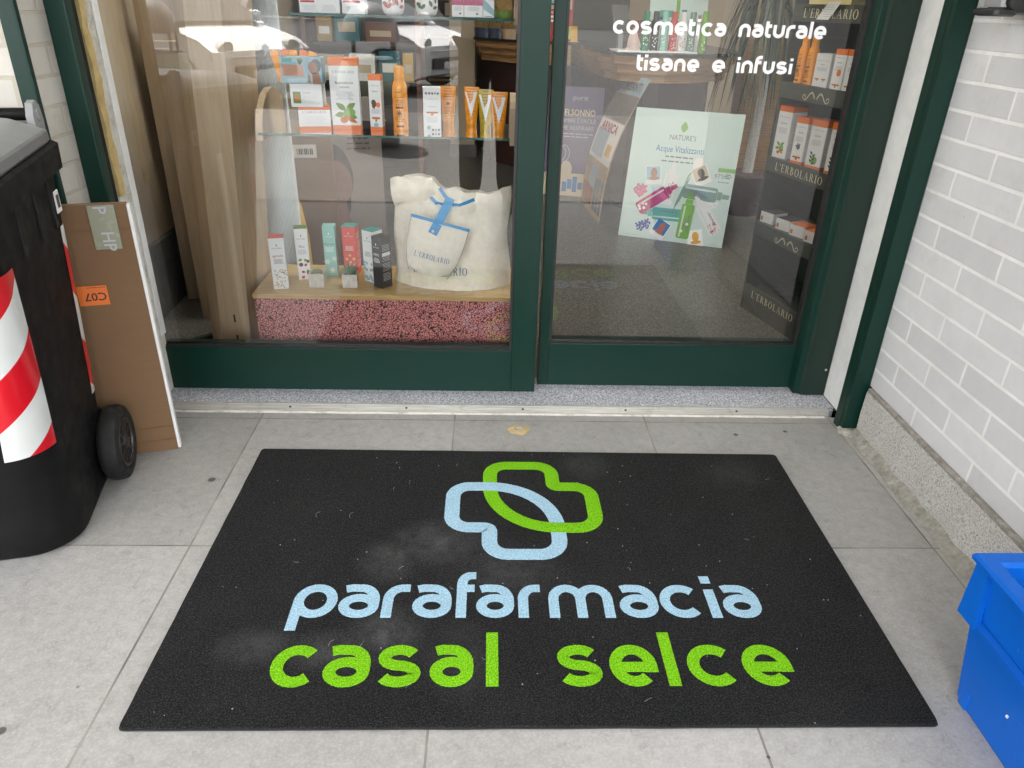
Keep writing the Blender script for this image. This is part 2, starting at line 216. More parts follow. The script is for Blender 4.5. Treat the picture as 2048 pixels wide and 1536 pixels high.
# ------------------------------------------------------------------ mesh helpers
class MB:
    def __init__(s): s.v = []; s.f = []; s.uv = None
    def add(s, vs, fs, T=None):
        o = len(s.v)
        s.v += [tuple(T @ Vector(v)) if T is not None else tuple(v) for v in vs]; s.f += [tuple(i+o for i in f) for f in fs]; return s
    def box(s, x0, x1, y0, y1, z0, z1, T=None, b=0., seg=2):
        if b <= 0:
            return s.add([(x0, y0, z0), (x1, y0, z0), (x1, y1, z0), (x0, y1, z0), (x0, y0, z1), (x1, y0, z1), (x1, y1, z1), (x0, y1, z1)],
                         [(0, 3, 2, 1), (4, 5, 6, 7), (0, 1, 5, 4), (1, 2, 6, 5), (2, 3, 7, 6), (3, 0, 4, 7)], T)
        bm = bmesh.new(); bmesh.ops.create_cube(bm, size=1)
        for v in bm.verts: v.co = Vector(((x0+x1)/2+v.co.x*(x1-x0), (y0+y1)/2+v.co.y*(y1-y0), (z0+z1)/2+v.co.z*(z1-z0)))
        bmesh.ops.bevel(bm, geom=bm.edges[:], offset=b, segments=seg, profile=.5, affect='EDGES')
        bm.verts.index_update(); s.add([v.co.copy() for v in bm.verts], [[v.index for v in f.verts] for f in bm.faces], T); bm.free(); return s
    def loft(s, rings, T=None, closed=True, cap0=True, cap1=True):
        n = len(rings[0]); vs = [p for r_ in rings for p in r_]; fs = []
        for i in range(len(rings)-1):
            for j in range(n if closed else n-1):
                a, b_ = i*n+j, i*n+(j+1) % n; fs.append((a, b_, b_+n, a+n))
        if cap0: fs.append(tuple(range(n-1, -1, -1)))
        if cap1: fs.append(tuple(range((len(rings)-1)*n, len(rings)*n)))
        return s.add(vs, fs, T)
    def lathe(s, prof, n=24, T=None, c0=True, c1=True):
        return s.loft([[(r_*math.cos(2*math.pi*j/n), r_*math.sin(2*math.pi*j/n), z) for j in range(n)] for r_, z in prof], T, True, c0, c1)
    def prism(s, poly, d, T=None, o=0.):
        """polygon in x-z, thickness along y from o to o+d"""
        n = len(poly); return s.add([(x, o, z) for x, z in poly]+[(x, o+d, z) for x, z in poly], [tuple(range(n)), tuple(range(2*n-1, n-1, -1))]+[(i, i+n, (i+1) % n+n, (i+1) % n) for i in range(n)], T)
    def tube(s, pts, r_, n=10, T=None, caps=True):
        pts = [Vector(p) for p in pts]; rings = []
        for i, p in enumerate(pts):
            t = (pts[min(i+1, len(pts)-1)]-pts[max(i-1, 0)]).normalized(); a = t.orthogonal().normalized() if i == 0 else (a-t*a.dot(t)).normalized()
            b_ = t.cross(a); q = r_[i] if isinstance(r_, (list, tuple)) else r_
            rings.append([p+a*q*math.cos(2*math.pi*j/n)+b_*q*math.sin(2*math.pi*j/n) for j in range(n)])
        return s.loft(rings, T, True, caps, caps)
    def build(s, name, mat, parent=None, smooth=False, loc=None, ang=None):
        me = bpy.data.meshes.new(name); me.from_pydata([tuple(v) for v in s.v], [], s.f); me.update()
        me.materials.append(mat if not isinstance(mat, str) else A[mat])
        o_ = bpy.data.objects.new(name, me); COL.objects.link(o_)
        if s.uv:
            l = me.uv_layers.new(name='UVMap')
            for p in me.polygons:
                for li in p.loop_indices: l.data[li].uv = s.uv[me.loops[li].vertex_index]
        bm = bmesh.new(); bm.from_mesh(me); bmesh.ops.recalc_face_normals(bm, faces=bm.faces[:]); bm.to_mesh(me); bm.free()
        if smooth:
            for p in me.polygons: p.use_smooth = True
            try: me.set_sharp_from_angle(angle=R(ang or 40))
            except Exception: pass
        if parent: o_.parent = parent
        if loc: o_.location = loc
        return o_
def tag(o_, label=None, cat=None, group=None, kind=None):
    for k_, v_ in (('label', label), ('category', cat), ('group', group), ('kind', kind)):
        if v_: o_[k_] = v_
    return o_
def thing(name, label, cat, loc=(0, 0, 0), rz=0., group=None):
    o_ = bpy.data.objects.new(name, None); COL.objects.link(o_); o_.location = loc; o_.rotation_euler = (0, 0, rz); o_.empty_display_size = .05
    return tag(o_, label, cat, group)
def clone(root, loc, rz, label, group=None):
    r_ = root.copy(); COL.objects.link(r_); r_.location = loc; r_.rotation_euler = (0, 0, rz); r_['label'] = label
    if group: r_['group'] = group
    for ch in list(root.children):
        c_ = ch.copy(); COL.objects.link(c_); c_.parent = r_
        for g in list(ch.children):
            d_ = g.copy(); COL.objects.link(d_); d_.parent = c_
    return r_
def wall_uv(mb, fn): mb.uv = [fn(v) for v in mb.v]; return mb
def Tm(loc=(0, 0, 0), rz=0., rx=0., ry=0.):
    return Matrix.Translation(loc) @ Matrix.Rotation(rz, 4, 'Z') @ Matrix.Rotation(ry, 4, 'Y') @ Matrix.Rotation(rx, 4, 'X')
STAND = Matrix.Rotation(R(90), 4, 'X')          # flat x-y art -> upright x-z, facing -y
# ---- lettering
def ARC(cx, cy, rx, ry, a0, a1, n=16): return [(cx+rx*math.cos(R(a0+(a1-a0)*i/n)), cy+ry*math.sin(R(a0+(a1-a0)*i/n))) for i in range(n+1)]
ROUND = {
 'o': ([(ARC(.45, .5, .34, .39, 0, 360, 28), 1)], .9), 'c': ([(ARC(.47, .5, .36, .39, 46, 314, 22), 0)], .86),
 'a': ([(ARC(.42, .350, .31, .240, 0, 360, 24), 1), ([(.09, .86), (.22, .895), (.38, .89)]+ARC(.42, .52, .31, .37, 90, 0, 10)+[(.73, .35)], 0)], .84),
 'r': ([([(.11, 0), (.11, .55)]+ARC(.45, .55, .34, .34, 180, 90, 10)+[(.62, .89)], 0)], .62),
 'f': ([([(.11, 0), (.11, 1.02)]+ARC(.38, 1.02, .27, .28, 180, 90, 8)+[(.52, 1.30)], 0), ([(.11, .89), (.48, .89)], 0)], .52),
 'm': ([([(.11, 0), (.11, .56)]+ARC(.41, .56, .30, .33, 180, 0, 14)+[(.71, 0)], 0), ([(.71, .56)]+ARC(1.01, .56, .30, .33, 180, 0, 14)+[(1.31, 0)], 0)], 1.42),
 'n': ([([(.11, 0), (.11, .56)]+ARC(.43, .56, .32, .33, 180, 0, 14)+[(.75, 0)], 0)], .86),
 'u': ([([(.11, 1), (.11, .44)]+ARC(.43, .44, .32, .33, 180, 360, 14)+[(.75, 1)], 0)], .86),
 'i': ([([(.11, 0), (.11, .86)], 0), ([(.11, 1.06), (.11, 1.29)], 0)], .22), 'l': ([([(.11, 0), (.11, 1.34)], 0)], .22),
 't': ([([(.11, 1.26), (.11, .34)]+ARC(.36, .34, .25, .23, 180, 270, 8)+[(.46, .11)], 0), ([(.11, .89), (.46, .89)], 0)], .46),
 'p': ([(ARC(.47, .5, .36, .39, 0, 360, 28), 1), ([(.11, .5), (.11, -.36)], 0)], .94),
 's': ([(ARC(.42, .695, .30, .195, 28, 270, 14)[:-1]+ARC(.42, .305, .32, .195, 90, -152, 14), 0)], .86),
 'e': ([([(.13, .455), (.80, .455)], 0), ([(.82, .328)]+ARC(.47, .5, .35, .39, 0, 312, 26), 0)], .9)}
def ribbon(path, w, closed, jit=0., cap=0.):
    p = []
    for q in path:
        q = Vector(q[:2])
        if not p or (q-p[-1]).length > 3e-5: p.append(q)
    if closed and (p[0]-p[-1]).length < 3e-5: p = p[:-1]
    if jit:
        q = []
        for i in range(len(p) if closed else len(p)-1):
            a, b_ = p[i], p[(i+1) % len(p)]; m = max(1, int((b_-a).length/jit[1]))
            q += [a.lerp(b_, j/m) for j in range(m)]
        if not closed: q.append(p[-1])
        p = q
    n = len(p); vs = []
    for i in range(n):
        a = p[i-1] if (closed or i > 0) else None; c_ = p[(i+1) % n] if (closed or i < n-1) else None
        d1 = (p[i]-a).normalized() if a is not None and (p[i]-a).length > 1e-9 else None; d2 = (c_-p[i]).normalized() if c_ is not None and (c_-p[i]).length > 1e-9 else None
        d1 = d1 or d2; d2 = d2 or d1
        n1 = Vector((-d1.y, d1.x)); n2 = Vector((-d2.y, d2.x)); m = (n1+n2)
        m = m.normalized() if m.length > .2 else n1; kf = 1/max(.5, m.dot(n1)); h = w/2*kf
        j1 = 1+(rnd.uniform(-1, 1)*jit[0] if jit else 0); j2 = 1+(rnd.uniform(-1, 1)*jit[0] if jit else 0)
        vs += [tuple(p[i]+m*h*j1), tuple(p[i]-m*h*j2)]
    fs = [(2*i, 2*i+1, (2*i+3) % (2*n), (2*i+2) % (2*n)) for i in range(n if closed else n-1)]
    return vs, fs
def put_ribbon(mb, path, w, closed, T, z, th, jit=0.):
    vs, fs = ribbon(path, w, closed, jit)
    n = len(vs); V = [(x, y, z) for x, y in vs]+[(x, y, z-th) for x, y in vs]
    F = list(fs)
    m = n//2
    for i in range(m if closed else m-1):
        a, b_ = 2*i, (2*i+2) % n; F += [(a, b_, b_+n, a+n), (a+1, a+1+n, b_+1+n, b_+1)]
    if not closed: F += [(0, 1, 1+n, n), (n-2, n-1, 2*n-1, 2*n-2)]
    mb.add(V, F, T)
def round_word(mb, word, x0, x1, base, xh, T, th=.0004, sw=.22, gap=.17, ext=None, jit=0., z=0.):
    """stroke lettering; ext gives each letter its own left/right edge"""
    tot = sum(ROUND[c_][1] for c_ in word)+gap*(len(word)-1); x = x0; sx = (x1-x0)/tot; q = 0
    for i, c_ in enumerate(word):
        st_, w_ = ROUND[c_]
        if ext: x, s_ = ext[i][0], (ext[i][1]-ext[i][0])/w_
        else: s_ = sx
        for path, cl in st_:
            q += 1
            put_ribbon(mb, [(x+px*s_, base+py*xh) for px, py in path], sw*xh, cl, T, z+.00003*(q % 3), th, jit)
        x += (w_+gap)*s_
def rect(x0, y0, x1, y1): return [(x0, y0), (x1, y0), (x1, y1), (x0, y1)]
def ring(cx, cy, ox, oy, ix, iy, a0, a1, n=18, dx=0.):
    o_ = ARC(cx, cy, ox, oy, a0, a1, n); i_ = ARC(cx+dx, cy, ix, iy, a0, a1, n); return [[o_[j], o_[j+1], i_[j+1], i_[j]] for j in range(n)]
def stem(x, w=.14): return [rect(x, .04, x+w, .96), rect(x-.07, 0, x+w+.07, .04), rect(x-.07, .96, x+w+.07, 1)]
SERIF = {'L': (stem(.08)+[rect(.29, 0, .62, .05), [(.56, .05), (.62, .05), (.62, .24), (.59, .24)]], .66), "'": ([[(.06, .68), (.10, .68), (.16, 1), (.04, 1)]], .2),
 'E': (stem(.08)+[rect(.29, 0, .62, .05), rect(.29, .95, .60, 1), rect(.22, .49, .50, .535), [(.56, .05), (.62, .05), (.62, .22), (.59, .22)], [(.56, .80), (.60, .80), (.60, .95), (.54, .95)], [(.48, .42), (.50, .42), (.50, .49), (.48, .49)], [(.48, .535), (.5, .535), (.50, .60), (.48, .60)]], .68),
 'R': (stem(.08)+ring(.29, .735, .31, .265, .17, .22, -90, 90, 12)+[rect(.22, .955, .29, 1), rect(.22, .47, .29, .515), [(.33, .47), (.47, .49), (.74, .04), (.58, .04)], rect(.58, 0, .82, .04)], .80),
 'B': (stem(.08)+ring(.30, .755, .26, .245, .13, .20, -90, 90, 12)+ring(.30, .26, .33, .26, .19, .215, -90, 90, 12)+[rect(.22, .955, .30, 1), rect(.22, .51, .30, .555), rect(.22, 0, .30, .045), rect(.22, .475, .30, .51)], .70),
 'O': (ring(.42, .5, .41, .52, .26, .475, 0, 360, 28), .86), 'I': (stem(.08), .32),
 'A': ([[(.06, .04), (.11, .04), (.40, .93), (.36, 1)], [(.36, 1), (.42, 1), (.76, .04), (.60, .04)], rect(.20, .32, .58, .365), rect(0, 0, .2, .04), rect(.52, 0, .84, .04)], .84)}
def serif_word(mb, word, cx, base, h, T, wid=None, gap=.22, z=0.):
    tot = sum(SERIF[c_][1] for c_ in word)+gap*(len(word)-1); s_ = (wid/tot if wid else h); x = cx-tot*s_/2
    for c_ in word:
        pl, w_ = SERIF[c_]
        for i, p in enumerate(pl): mb.add([(x+a*s_, base+b_*h, z+.00002*(i % 4)) for a, b_ in p], [tuple(range(len(p)))], T)
        x += (w_+gap)*s_
def sans(mb, s_, cx, base, size, T, align='CENTER', bold=0., z=0., wid=None):
    cu = bpy.data.curves.new('tmp', 'FONT'); cu.body = s_; cu.size = size; cu.align_x = align; cu.resolution_u = 2; cu.offset = bold*size; cu.fill_mode = 'FRONT'
    o_ = bpy.data.objects.new('tmp', cu); me = bpy.data.meshes.new_from_object(o_)
    xs = [v.co.x for v in me.vertices] or [0]; q = wid/(max(xs)-min(xs)) if wid else 1
    mb.add([(cx+v.co.x*q, base+v.co.y, z) for v in me.vertices], [tuple(p.vertices) for p in me.polygons], T)
    bpy.data.meshes.remove(me); bpy.data.objects.remove(o_); bpy.data.curves.remove(cu)
def lines(mb, x0, x1, ys, h, T, z=0., frac=(.6, 1.), center=True):
    """rows of fine print, too small to read"""
    for y in ys:
        w = (x1-x0)*rnd.uniform(*frac); a = (x0+x1)/2-w/2 if center else x0; x = a
        while x < a+w-h:
            q = min(rnd.uniform(2.5, 6)*h, a+w-x); mb.add([(x, y, z), (x+q, y, z), (x+q, y+h, z), (x, y+h, z)], [(0, 1, 2, 3)], T); x += q+h*1.0
def disc(mb, cx, cy, rx, ry, T, z=0., n=14, rot=0.):
    c_, s_ = math.cos(rot), math.sin(rot)
    mb.add([(cx+rx*math.cos(2*math.pi*i/n)*c_-ry*math.sin(2*math.pi*i/n)*s_, cy+rx*math.cos(2*math.pi*i/n)*s_+ry*math.sin(2*math.pi*i/n)*c_, z) for i in range(n)], [tuple(range(n))], T)
def leafshape(mb, x, y, l, w, rot, T, z=0.):
    c_, s_ = math.cos(rot), math.sin(rot); p = [(0, 0), (.25*l, .8*w/2), (.5*l, w/2), (.8*l, .5*w/2), (l, 0), (.8*l, -.5*w/2), (.5*l, -w/2), (.25*l, -.8*w/2)]
    mb.add([(x+a*c_-b_*s_, y+a*s_+b_*c_, z) for a, b_ in p], [tuple(range(8))], T)
def rrect(x0, y0, x1, y1, r_, n=5):
    return ARC(x1-r_, y1-r_, r_, r_, 0, 90, n)+ARC(x0+r_, y1-r_, r_, r_, 90, 180, n)+ARC(x0+r_, y0+r_, r_, r_, 180, 270, n)+ARC(x1-r_, y0+r_, r_, r_, 270, 360, n)

# ================================================================== THE SETTING
def struct(name, mb, mat): return tag(mb.build(name, mat), kind='structure')
struct('floor', MB().box(-7, 6, -2.4, .04, -.1, 0), 'tile')
struct('pavement', MB().box(-30, 30, -6.6, -2.405, -.12, -.004), 'pavement')
tag(MB().box(-30, 30, -6.75, -6.6, -.3, .002, b=.01).build('kerb', 'kerb'), kind='structure')
struct('road', MB().box(-60, 60, -60, -6.75, -.4, -.13), 'asphalt')
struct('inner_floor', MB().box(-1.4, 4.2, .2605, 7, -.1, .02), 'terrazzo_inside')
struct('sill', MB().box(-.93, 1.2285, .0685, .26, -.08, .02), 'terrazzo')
# inner room shell
SH = thing('shop_room', 'beige shop interior behind the glass doors with dark skirting', 'room', (0, 0, 0))
MB().box(-1.30, -1.20, .30, 7, .305, 3.1).build('side_wall', 'inner_beige', SH)
MB().box(-1.31, -1.185, .30, 7, .02, .30).build('skirting', 'skirting', SH)
MB().box(-1.3, 4.2, 7, 7.1, .02, 3.1).build('back_wall', 'inner_beige', SH)
MB().box(4.1, 4.2, .3, 1.2, .02, 3.1).box(4.1, 4.2, 1.2, 6, .02, .5).box(4.1, 4.2, 6, 7, .02, 3.1).box(4.1, 4.2, 1.2, 6, 2.9, 3.1).build('far_wall', 'inner_beige', SH)  # unseen opening in this wall, added to let more daylight inside
MB().box(-1.3, 4.2, .3, .36, 3.1, 3.2).box(-1.3, 4.2, 1.25, 7, 3.1, 3.2).box(-1.3, -1.1, .36, 1.25, 3.1, 3.2).box(1.6, 4.2, .36, 1.25, 3.1, 3.2).build('ceiling', 'ceiling_white', SH)
MB().box(-1.1, 1.6, .36, 1.25, 3.13, 3.15).build('added_roof_light', 'opal', SH)  # added unseen translucent panel, passes daylight down onto the window display
# building front: left pier, facade left and right, upper facade, unseen porch roof shaped to shade the entrance
def brick_wall(name, mb, mat, label, fn):
    wall_uv(mb, fn); return tag(mb.build(name, mat), label, 'wall')
yz = lambda v: (v[1]+.160, v[2]-.156)
lw = MB(); lw.box(-1.19, -.938, -.168, .0195, 0, 2.899)
brick_wall('brick_pier', lw, 'brick_shaded', 'scuffed white brick pier behind the black bin, painted in shaded tones', lambda v: (v[0]+v[1]+.938+.21, v[2]-.05))
lf = MB(); lf.box(-7, -1.1905, -.166, .0195, 0, 2.899)
brick_wall('brick_wall', lf, 'brick_shaded', 'white brick shop front running left behind the wheelie bin', lambda v: (v[0]+v[1], v[2]-.05))
rw = MB(); rw.box(1.257, 1.6, -1.62, -.052, .165, 2.899)
brick_wall('brick_wall', rw, 'brick_pale', 'clean pale grey brick side wall with white mortar', lambda v: (v[1]+v[0]-1.257+.160, v[2]-.156))
pl = thing('stone_plinth', 'rough speckled granite plinth below the pale brick wall', 'plinth')
pm_ = MB()
ys = [-.068-i*(1.55/40) for i in range(41)]
def prow(y, i):
    j = .0018*math.sin(i*1.7)+rnd.uniform(-.001, .001)
    return [(1.243+j, y, 0), (1.241+j*.6, y, .08), (1.2435+j, y, .150), (1.250, y, .164), (1.3, y, .1645), (1.3, y, 0)]
pm_.loft([prow(y, i) for i, y in enumerate(ys)]); pm_.build('slab', 'plinth', pl)
se = MB(); rings = []
for i, y in enumerate(ys):
    w_ = .028+.003*math.sin(i*.9)+rnd.uniform(-.0015, .0015); h_ = .014+rnd.uniform(-.002, .003)
    rings.append([(1.244, y, h_+.012), (1.244-w_*.45, y, h_), (1.244-w_, y, .001), (1.244, y, -.01)])
se.loft(rings); tag(se.build('mortar_fillet', 'sealant', pl, True), 'rough dirty mortar strip along the plinth foot')
MB().box(1.2425, 1.2565, -1.6, -.07, .1535, .1665, b=.003).build('top_joint', 'sealant', pl)
up = MB().box(-7, 1.6, .02, .30, 3.2, 3.6).box(-1.19, 1.6, .02, .30, 2.4505, 3.199).box(1.2602, 6, .2605, .35, 0, 3.2)
tag(up.build('upper_facade', 'stucco'), 'plain stucco facade of the shop building above the entrance', 'facade')
tag(MB().box(-7, 1.6, -3.78, .018, 2.9, 3.1).build('unseen_porch_roof', 'ceiling_white'), 'unseen white porch roof slab, deepened to keep sun off the entrance', 'porch roof')  # unseen slab, its depth set to block direct sun at the entrance
tag(MB().box(1.601, 6, -1.62, .24, 0, 3.6).build('side_building', 'stucco'), 'plain stucco building corner beside the pale brick wall', 'building')
tag(MB().box(-60, 60, -48, -47.6, -.3, 2.2).build('garden_wall', 'stucco'), 'long low stucco garden wall across the street', 'wall')

# ---- left post: dark green frame, jamb, foam, worn white edge
fp = thing('door_post', 'dark green metal post against the left brick pier', 'door post')
MB().box(-.9375, -.887, -.05, -.018, .0, 2.44, b=.004).build('profile', 'green', fp)
jl = thing('side_jamb', 'worn white wooden jamb at the left with yellow foam edge', 'jamb')
MB().box(-1.18, -.925, .0205, .0735, .0, 2.44).build('void', 'black_void', jl)
MB().box(-.9375, -.930, -.0175, .0195, .0, 2.44).build('gap', 'black_void', jl)
fo = MB(); rings = []
for i in range(60):
    z = .66+i*.03; w_ = .030+.004*math.sin(i*.8)+rnd.uniform(-.002, .002)
    rings.append([(-.96, .074, z), (-.918+.003*math.sin(i*1.3), .074, z), (-.9165+.002*math.sin(i*2.1), .075+w_, z), (-.96, .076+w_, z)])
fo.loft(rings); tag(fo.build('foam_seal', 'foam', jl, True), 'ragged yellow foam filler')
MB().box(-.96, -.921, .0755, .172, .021, 2.44, b=.002).build('board', 'old_white', jl)
MB().box(-.9205, -.9165, .144, .1745, .21, 2.44, b=.001).build('strip', 'white_wood', jl)
# ---- right side: jamb, white board, outer post
rj = thing('door_frame', 'dark green door frame upright beside the white board', 'door frame')
MB().box(1.129, 1.1535, .165, .26, .0215, 2.44, b=.002).build('stop', 'green', rj)
MB().add([(1.1305, .1905, .021), (1.1535, .156, .021), (1.2295, .156, .021), (1.2295, .26, .021), (1.154, .26, .021), (1.1305, .2, .021)] + [(1.1305, .1905, 2.44), (1.1535, .156, 2.44), (1.2295, .156, 2.44), (1.2295, .26, 2.44), (1.154, .26, 2.44), (1.1305, .2, 2.44)],
         [(0, 1, 7, 6), (1, 2, 8, 7), (2, 3, 9, 8), (3, 4, 10, 9), (4, 5, 11, 10), (5, 0, 6, 11), (0, 5, 4, 3, 2, 1), (6, 7, 8, 9, 10, 11)]).build('upright', 'green_grey', rj)
for x, y, z in ((1.1415, .1735, .175), (1.1415, .1735, .62), (1.218, .1555, .115)): MB().lathe([(.0045, 0), (.0045, .0015), (.002, .0025)], 12, Tm((x, y, z), rz=R(-33) if x < 1.2 else 0, rx=R(90))).build('screw', 'alu', rj)
tag(MB().box(1.230, 1.256, .0395, .1545, .0205, 2.44, b=.0015).build('white_board', 'white_wood'), 'smooth white board lining between the two green posts at right', 'board')
rp = thing('door_post', 'dark green metal post with folded lip beside the pale brick wall', 'door post')
MB().add([(1.2075, -.0495, 0), (1.2565, -.0495, 0), (1.2565, .039, 0), (1.2075, .008, 0)]+[(1.2075, -.0495, 2.44), (1.2565, -.0495, 2.44), (1.2565, .039, 2.44), (1.2075, .008, 2.44)], [(0, 1, 5, 4), (1, 2, 6, 5), (2, 3, 7, 6), (3, 0, 4, 7), (3, 2, 1, 0), (4, 5, 6, 7)]).build('profile', 'green', rp)
MB().box(1.2062, 1.2068, -.03, -.0275, .01, 2.44).build('seam', 'green_grey', rp)
bm_ = MB(); bm_.loft([[(1.232+.034*math.cos(a)*s_, -.045+.03*math.sin(a)*s_, z) for a in [2*math.pi*j/14 for j in range(14)]] for s_, z in ((1.1, 0), (1., .008), (.75, .014))]); bm_.build('mortar_foot', 'sealant', rp, True)
# ---- metal threshold
th = thing('threshold_strip', 'worn aluminium threshold strip along the sill with screws', 'threshold')
prof = [(.0405, .0005), (.0405, .0085), (.0425, .0095), (.0505, .0125), (.051, .0145), (.0595, .0175), (.060, .0195), (.0675, .0208), (.0682, .0205), (.0682, .0005)]
MB().loft([[(x, y, z) for y, z in prof] for x in (-.95, -.5, .1, .7, 1.206)]).build('profile', 'alu', th)
for x in (-.885, -.52, -.155, .215, .545, .905): MB().lathe([(.0042, 0), (.0038, .0012), (.001, .0014)], 12, Tm((x, .0475+.004, .0135), rx=R(16))).build('screw', 'gasket', th)
kp = MB(); rings = []
for i in range(60):
    x = -.93+i*2.12/59; rings.append([(x, .0335+rnd.uniform(-.001, .001), .0006), (x, .0405, .004+rnd.uniform(-.001, .001)), (x, .0405, -.002)])
kp.loft(rings); kp.build('caulk', 'old_white', th, True)
pv = thing('floor_pivot', 'small round rusty bolt socket in the tiles before the doors', 'bolt socket', (.198, -.056, 0))
MB().lathe([(.014, .0005), (.014, .003), (.011, .0035), (.0095, .0005)], 24, None, True, True).build('ring', 'alu', pv, True)
MB().lathe([(.0092, .0008), (.0015, .0012)], 16).build('hole', 'ink_brown', pv)
m_ = MB(); m_.loft([[(s_*(.031+.004*math.sin(a*5)+.003*math.sin(a*2+1))*math.cos(a), s_*(.028+.003*math.sin(a*4))*math.sin(a), z) for a in [2*math.pi*i/36 for i in range(36)]] for s_, z in ((1, .0003), (.85, .0010), (.5, .0012))]); m_.build('mortar_ring', 'foam', pv, True)

# ---- sliding doors
def door(name, label, x0, x1, yf, stile_l, stile_r, rail, zt, glass_off, low=.02):
    d = thing(name, label, 'door')
    b = .0012
    if stile_l: MB().box(x0, x0+stile_l, yf, yf+.042, low, zt, b=b).build('stile', 'green', d)
    if stile_r: MB().box(x1-stile_r, x1, yf, yf+.042, low, zt, b=b).build('stile', 'green', d)
    gx0, gx1 = x0+stile_l, x1-stile_r
    MB().box(gx0+.0004, gx1-.0004, yf+.0006, yf+.0418, low, low+rail, b=b).build('bottom_rail', 'green', d)
    MB().box(gx0+.0004, gx1-.0004, yf+.0006, yf+.0418, zt-.1, zt, b=b).build('top_rail', 'green', d)
    g = MB()
    for a in ((gx0+.0002, gx0+.0085), (gx1-.0085, gx1-.0002)): g.box(a[0], a[1], yf+.006, yf+.034, low+rail+.0002, zt-.1002)
    g.box(gx0+.0087, gx1-.0087, yf+.006, yf+.034, low+rail+.0002, low+rail+.0065)
    g.build('gasket', 'gasket', d)
    p = MB().add([(gx0+.004, yf+glass_off, low+rail+.003), (gx1-.004, yf+glass_off, low+rail+.003), (gx1-.004, yf+glass_off, zt-.1), (gx0+.004, yf+glass_off, zt-.1)], [(0, 1, 2, 3)]).build('glass', 'pane', d)
    return d
dl = door('sliding_door', 'dark green sliding door with the window display behind its glass', -.995, .2565, .157, .035, .078, .147, 2.4, .016)
dr = door('sliding_door', 'dark green sliding door lettered cosmetica naturale over its glass', .270, 1.1345, .210, .032, .006, .152, 2.4, .016)
MB().box(-.92, .177, .1745, .1985, .16701+.0065, .178).build('glazing_bead', 'green_grey', dl)
MB().box(.31, 1.12, .2275, .251, .1785, .185).build('glazing_bead', 'green_grey', dr)
tx = MB(); TG = Matrix.Translation((0, .2252, 0)) @ STAND
round_word(tx, 'cosmetica', .432, .743, 1.0968, .0315, TG, th=.0001, sw=.285, gap=.15); round_word(tx, 'naturale', .7795, 1.020, 1.0968, .0315, TG, th=.0001, sw=.285, gap=.15)
tx.build('lettering', 'ink_white', dr)
tx = MB(); round_word(tx, 'tisane', .5065, .680, 1.0053, .0315, TG, th=.0001, sw=.285, gap=.15); round_word(tx, 'e', .718, .7535, 1.0053, .0315, TG, th=.0001, sw=.285); round_word(tx, 'infusi', .788, .9445, 1.0053, .0315, TG, th=.0001, sw=.285, gap=.15)
tx.build('lettering', 'ink_white', dr)

# ---- corner guard on the left pier
cg = thing('corner_guard', 'chipped dark green corner guard on the left brick pier above the bin', 'corner guard')
MB().box(-.972, -.9375, -.1735, -.1684, .25, 2.3, b=.001).box(-.9378, -.9345, -.1734, -.158, .25, 2.3, b=.001).build('angle', 'green', cg)

# ================================================================== DOORMAT
mt = thing('doormat', 'large black entrance mat with pale blue and green lettering and linked emblem', 'doormat', (0, 0, 0))
cs = [(-.5455, -.1855), (.9478, -.1952), (.9378, -1.1022), (-.5472, -1.1032)]
def edgepts(n=46):
    out = []; cr = .012
    for i in range(4):
        a = Vector(cs[i]); b_ = Vector(cs[(i+1) % 4]); p_ = Vector(cs[i-1]); d = (b_-a).normalized(); e = (p_-a).normalized()
        for t in (0, .25, .5, .75, 1.): out.append(a+(e*cr*(1-t)**2+d*cr*t**2))
        for j in range(1, n): out.append((a+d*cr).lerp(b_-d*cr, j/n)+Vector((-d.y, d.x))*(.0010*noise.noise((i*9, j*.35, 0))))
    return out
E_ = edgepts(); cen = Vector((.198, -.645))
def ringz(sh, z): return [(cen.x+(p.x-cen.x)*(1-sh), cen.y+(p.y-cen.y)*(1-sh*1.5), z) for p in E_]
MB().loft([ringz(0, .0005), ringz(-.001, .0025), ringz(0, .0042)]).build('rubber_backing', 'mat_edge', mt)
MB().loft([ringz(.0025, .0042), ringz(.0015, .0075), ringz(.0028, .0092), ringz(.02, .0095)], None, True, False, True).build('pile', 'mat_pile', mt)
JT = (.07, .0016)
def smooth_path(segs):
    return segs
def rounded(pts, n=10):
    """closed corner list [(x, y, r)] -> polyline with arc corners"""
    out = []; m = len(pts)
    for i in range(m):
        x, y, r_ = pts[i]; p = Vector((x, y)); a = (Vector(pts[i-1][:2])-p).normalized(); b_ = (Vector(pts[(i+1) % m][:2])-p).normalized()
        s_, e = p+a*r_, p+b_*r_; k_ = .4477 if r_ < .1 else .4477
        c1, c2 = s_.lerp(p, .5523), e.lerp(p, .5523)
        nn = n if r_ < .1 else n*3
        for t in [q/nn for q in range(nn+1)]: out.append(s_*(1-t)**3+c1*3*t*(1-t)**2+c2*3*t*t*(1-t)+e*t**3)
    return out
BL = rounded([(.0145, -.3673, .045), (.2795, -.3673, .172), (.2795, -.640, .05), (.1095, -.640, .045), (.1095, -.5405, .014), (.0145, -.5405, .045)])
GR = rounded([(.1108, -.2665, .045), (.2803, -.2665, .045), (.2803, -.366, .014), (.379, -.366, .045), (.379, -.5405, .05), (.1108, -.5405, .172)])
lg = MB(); put_ribbon(lg, BL, .0375, True, None, .0103, .0015, (.025, .0018)); lg.build('blue_emblem', 'pile_blue', mt)
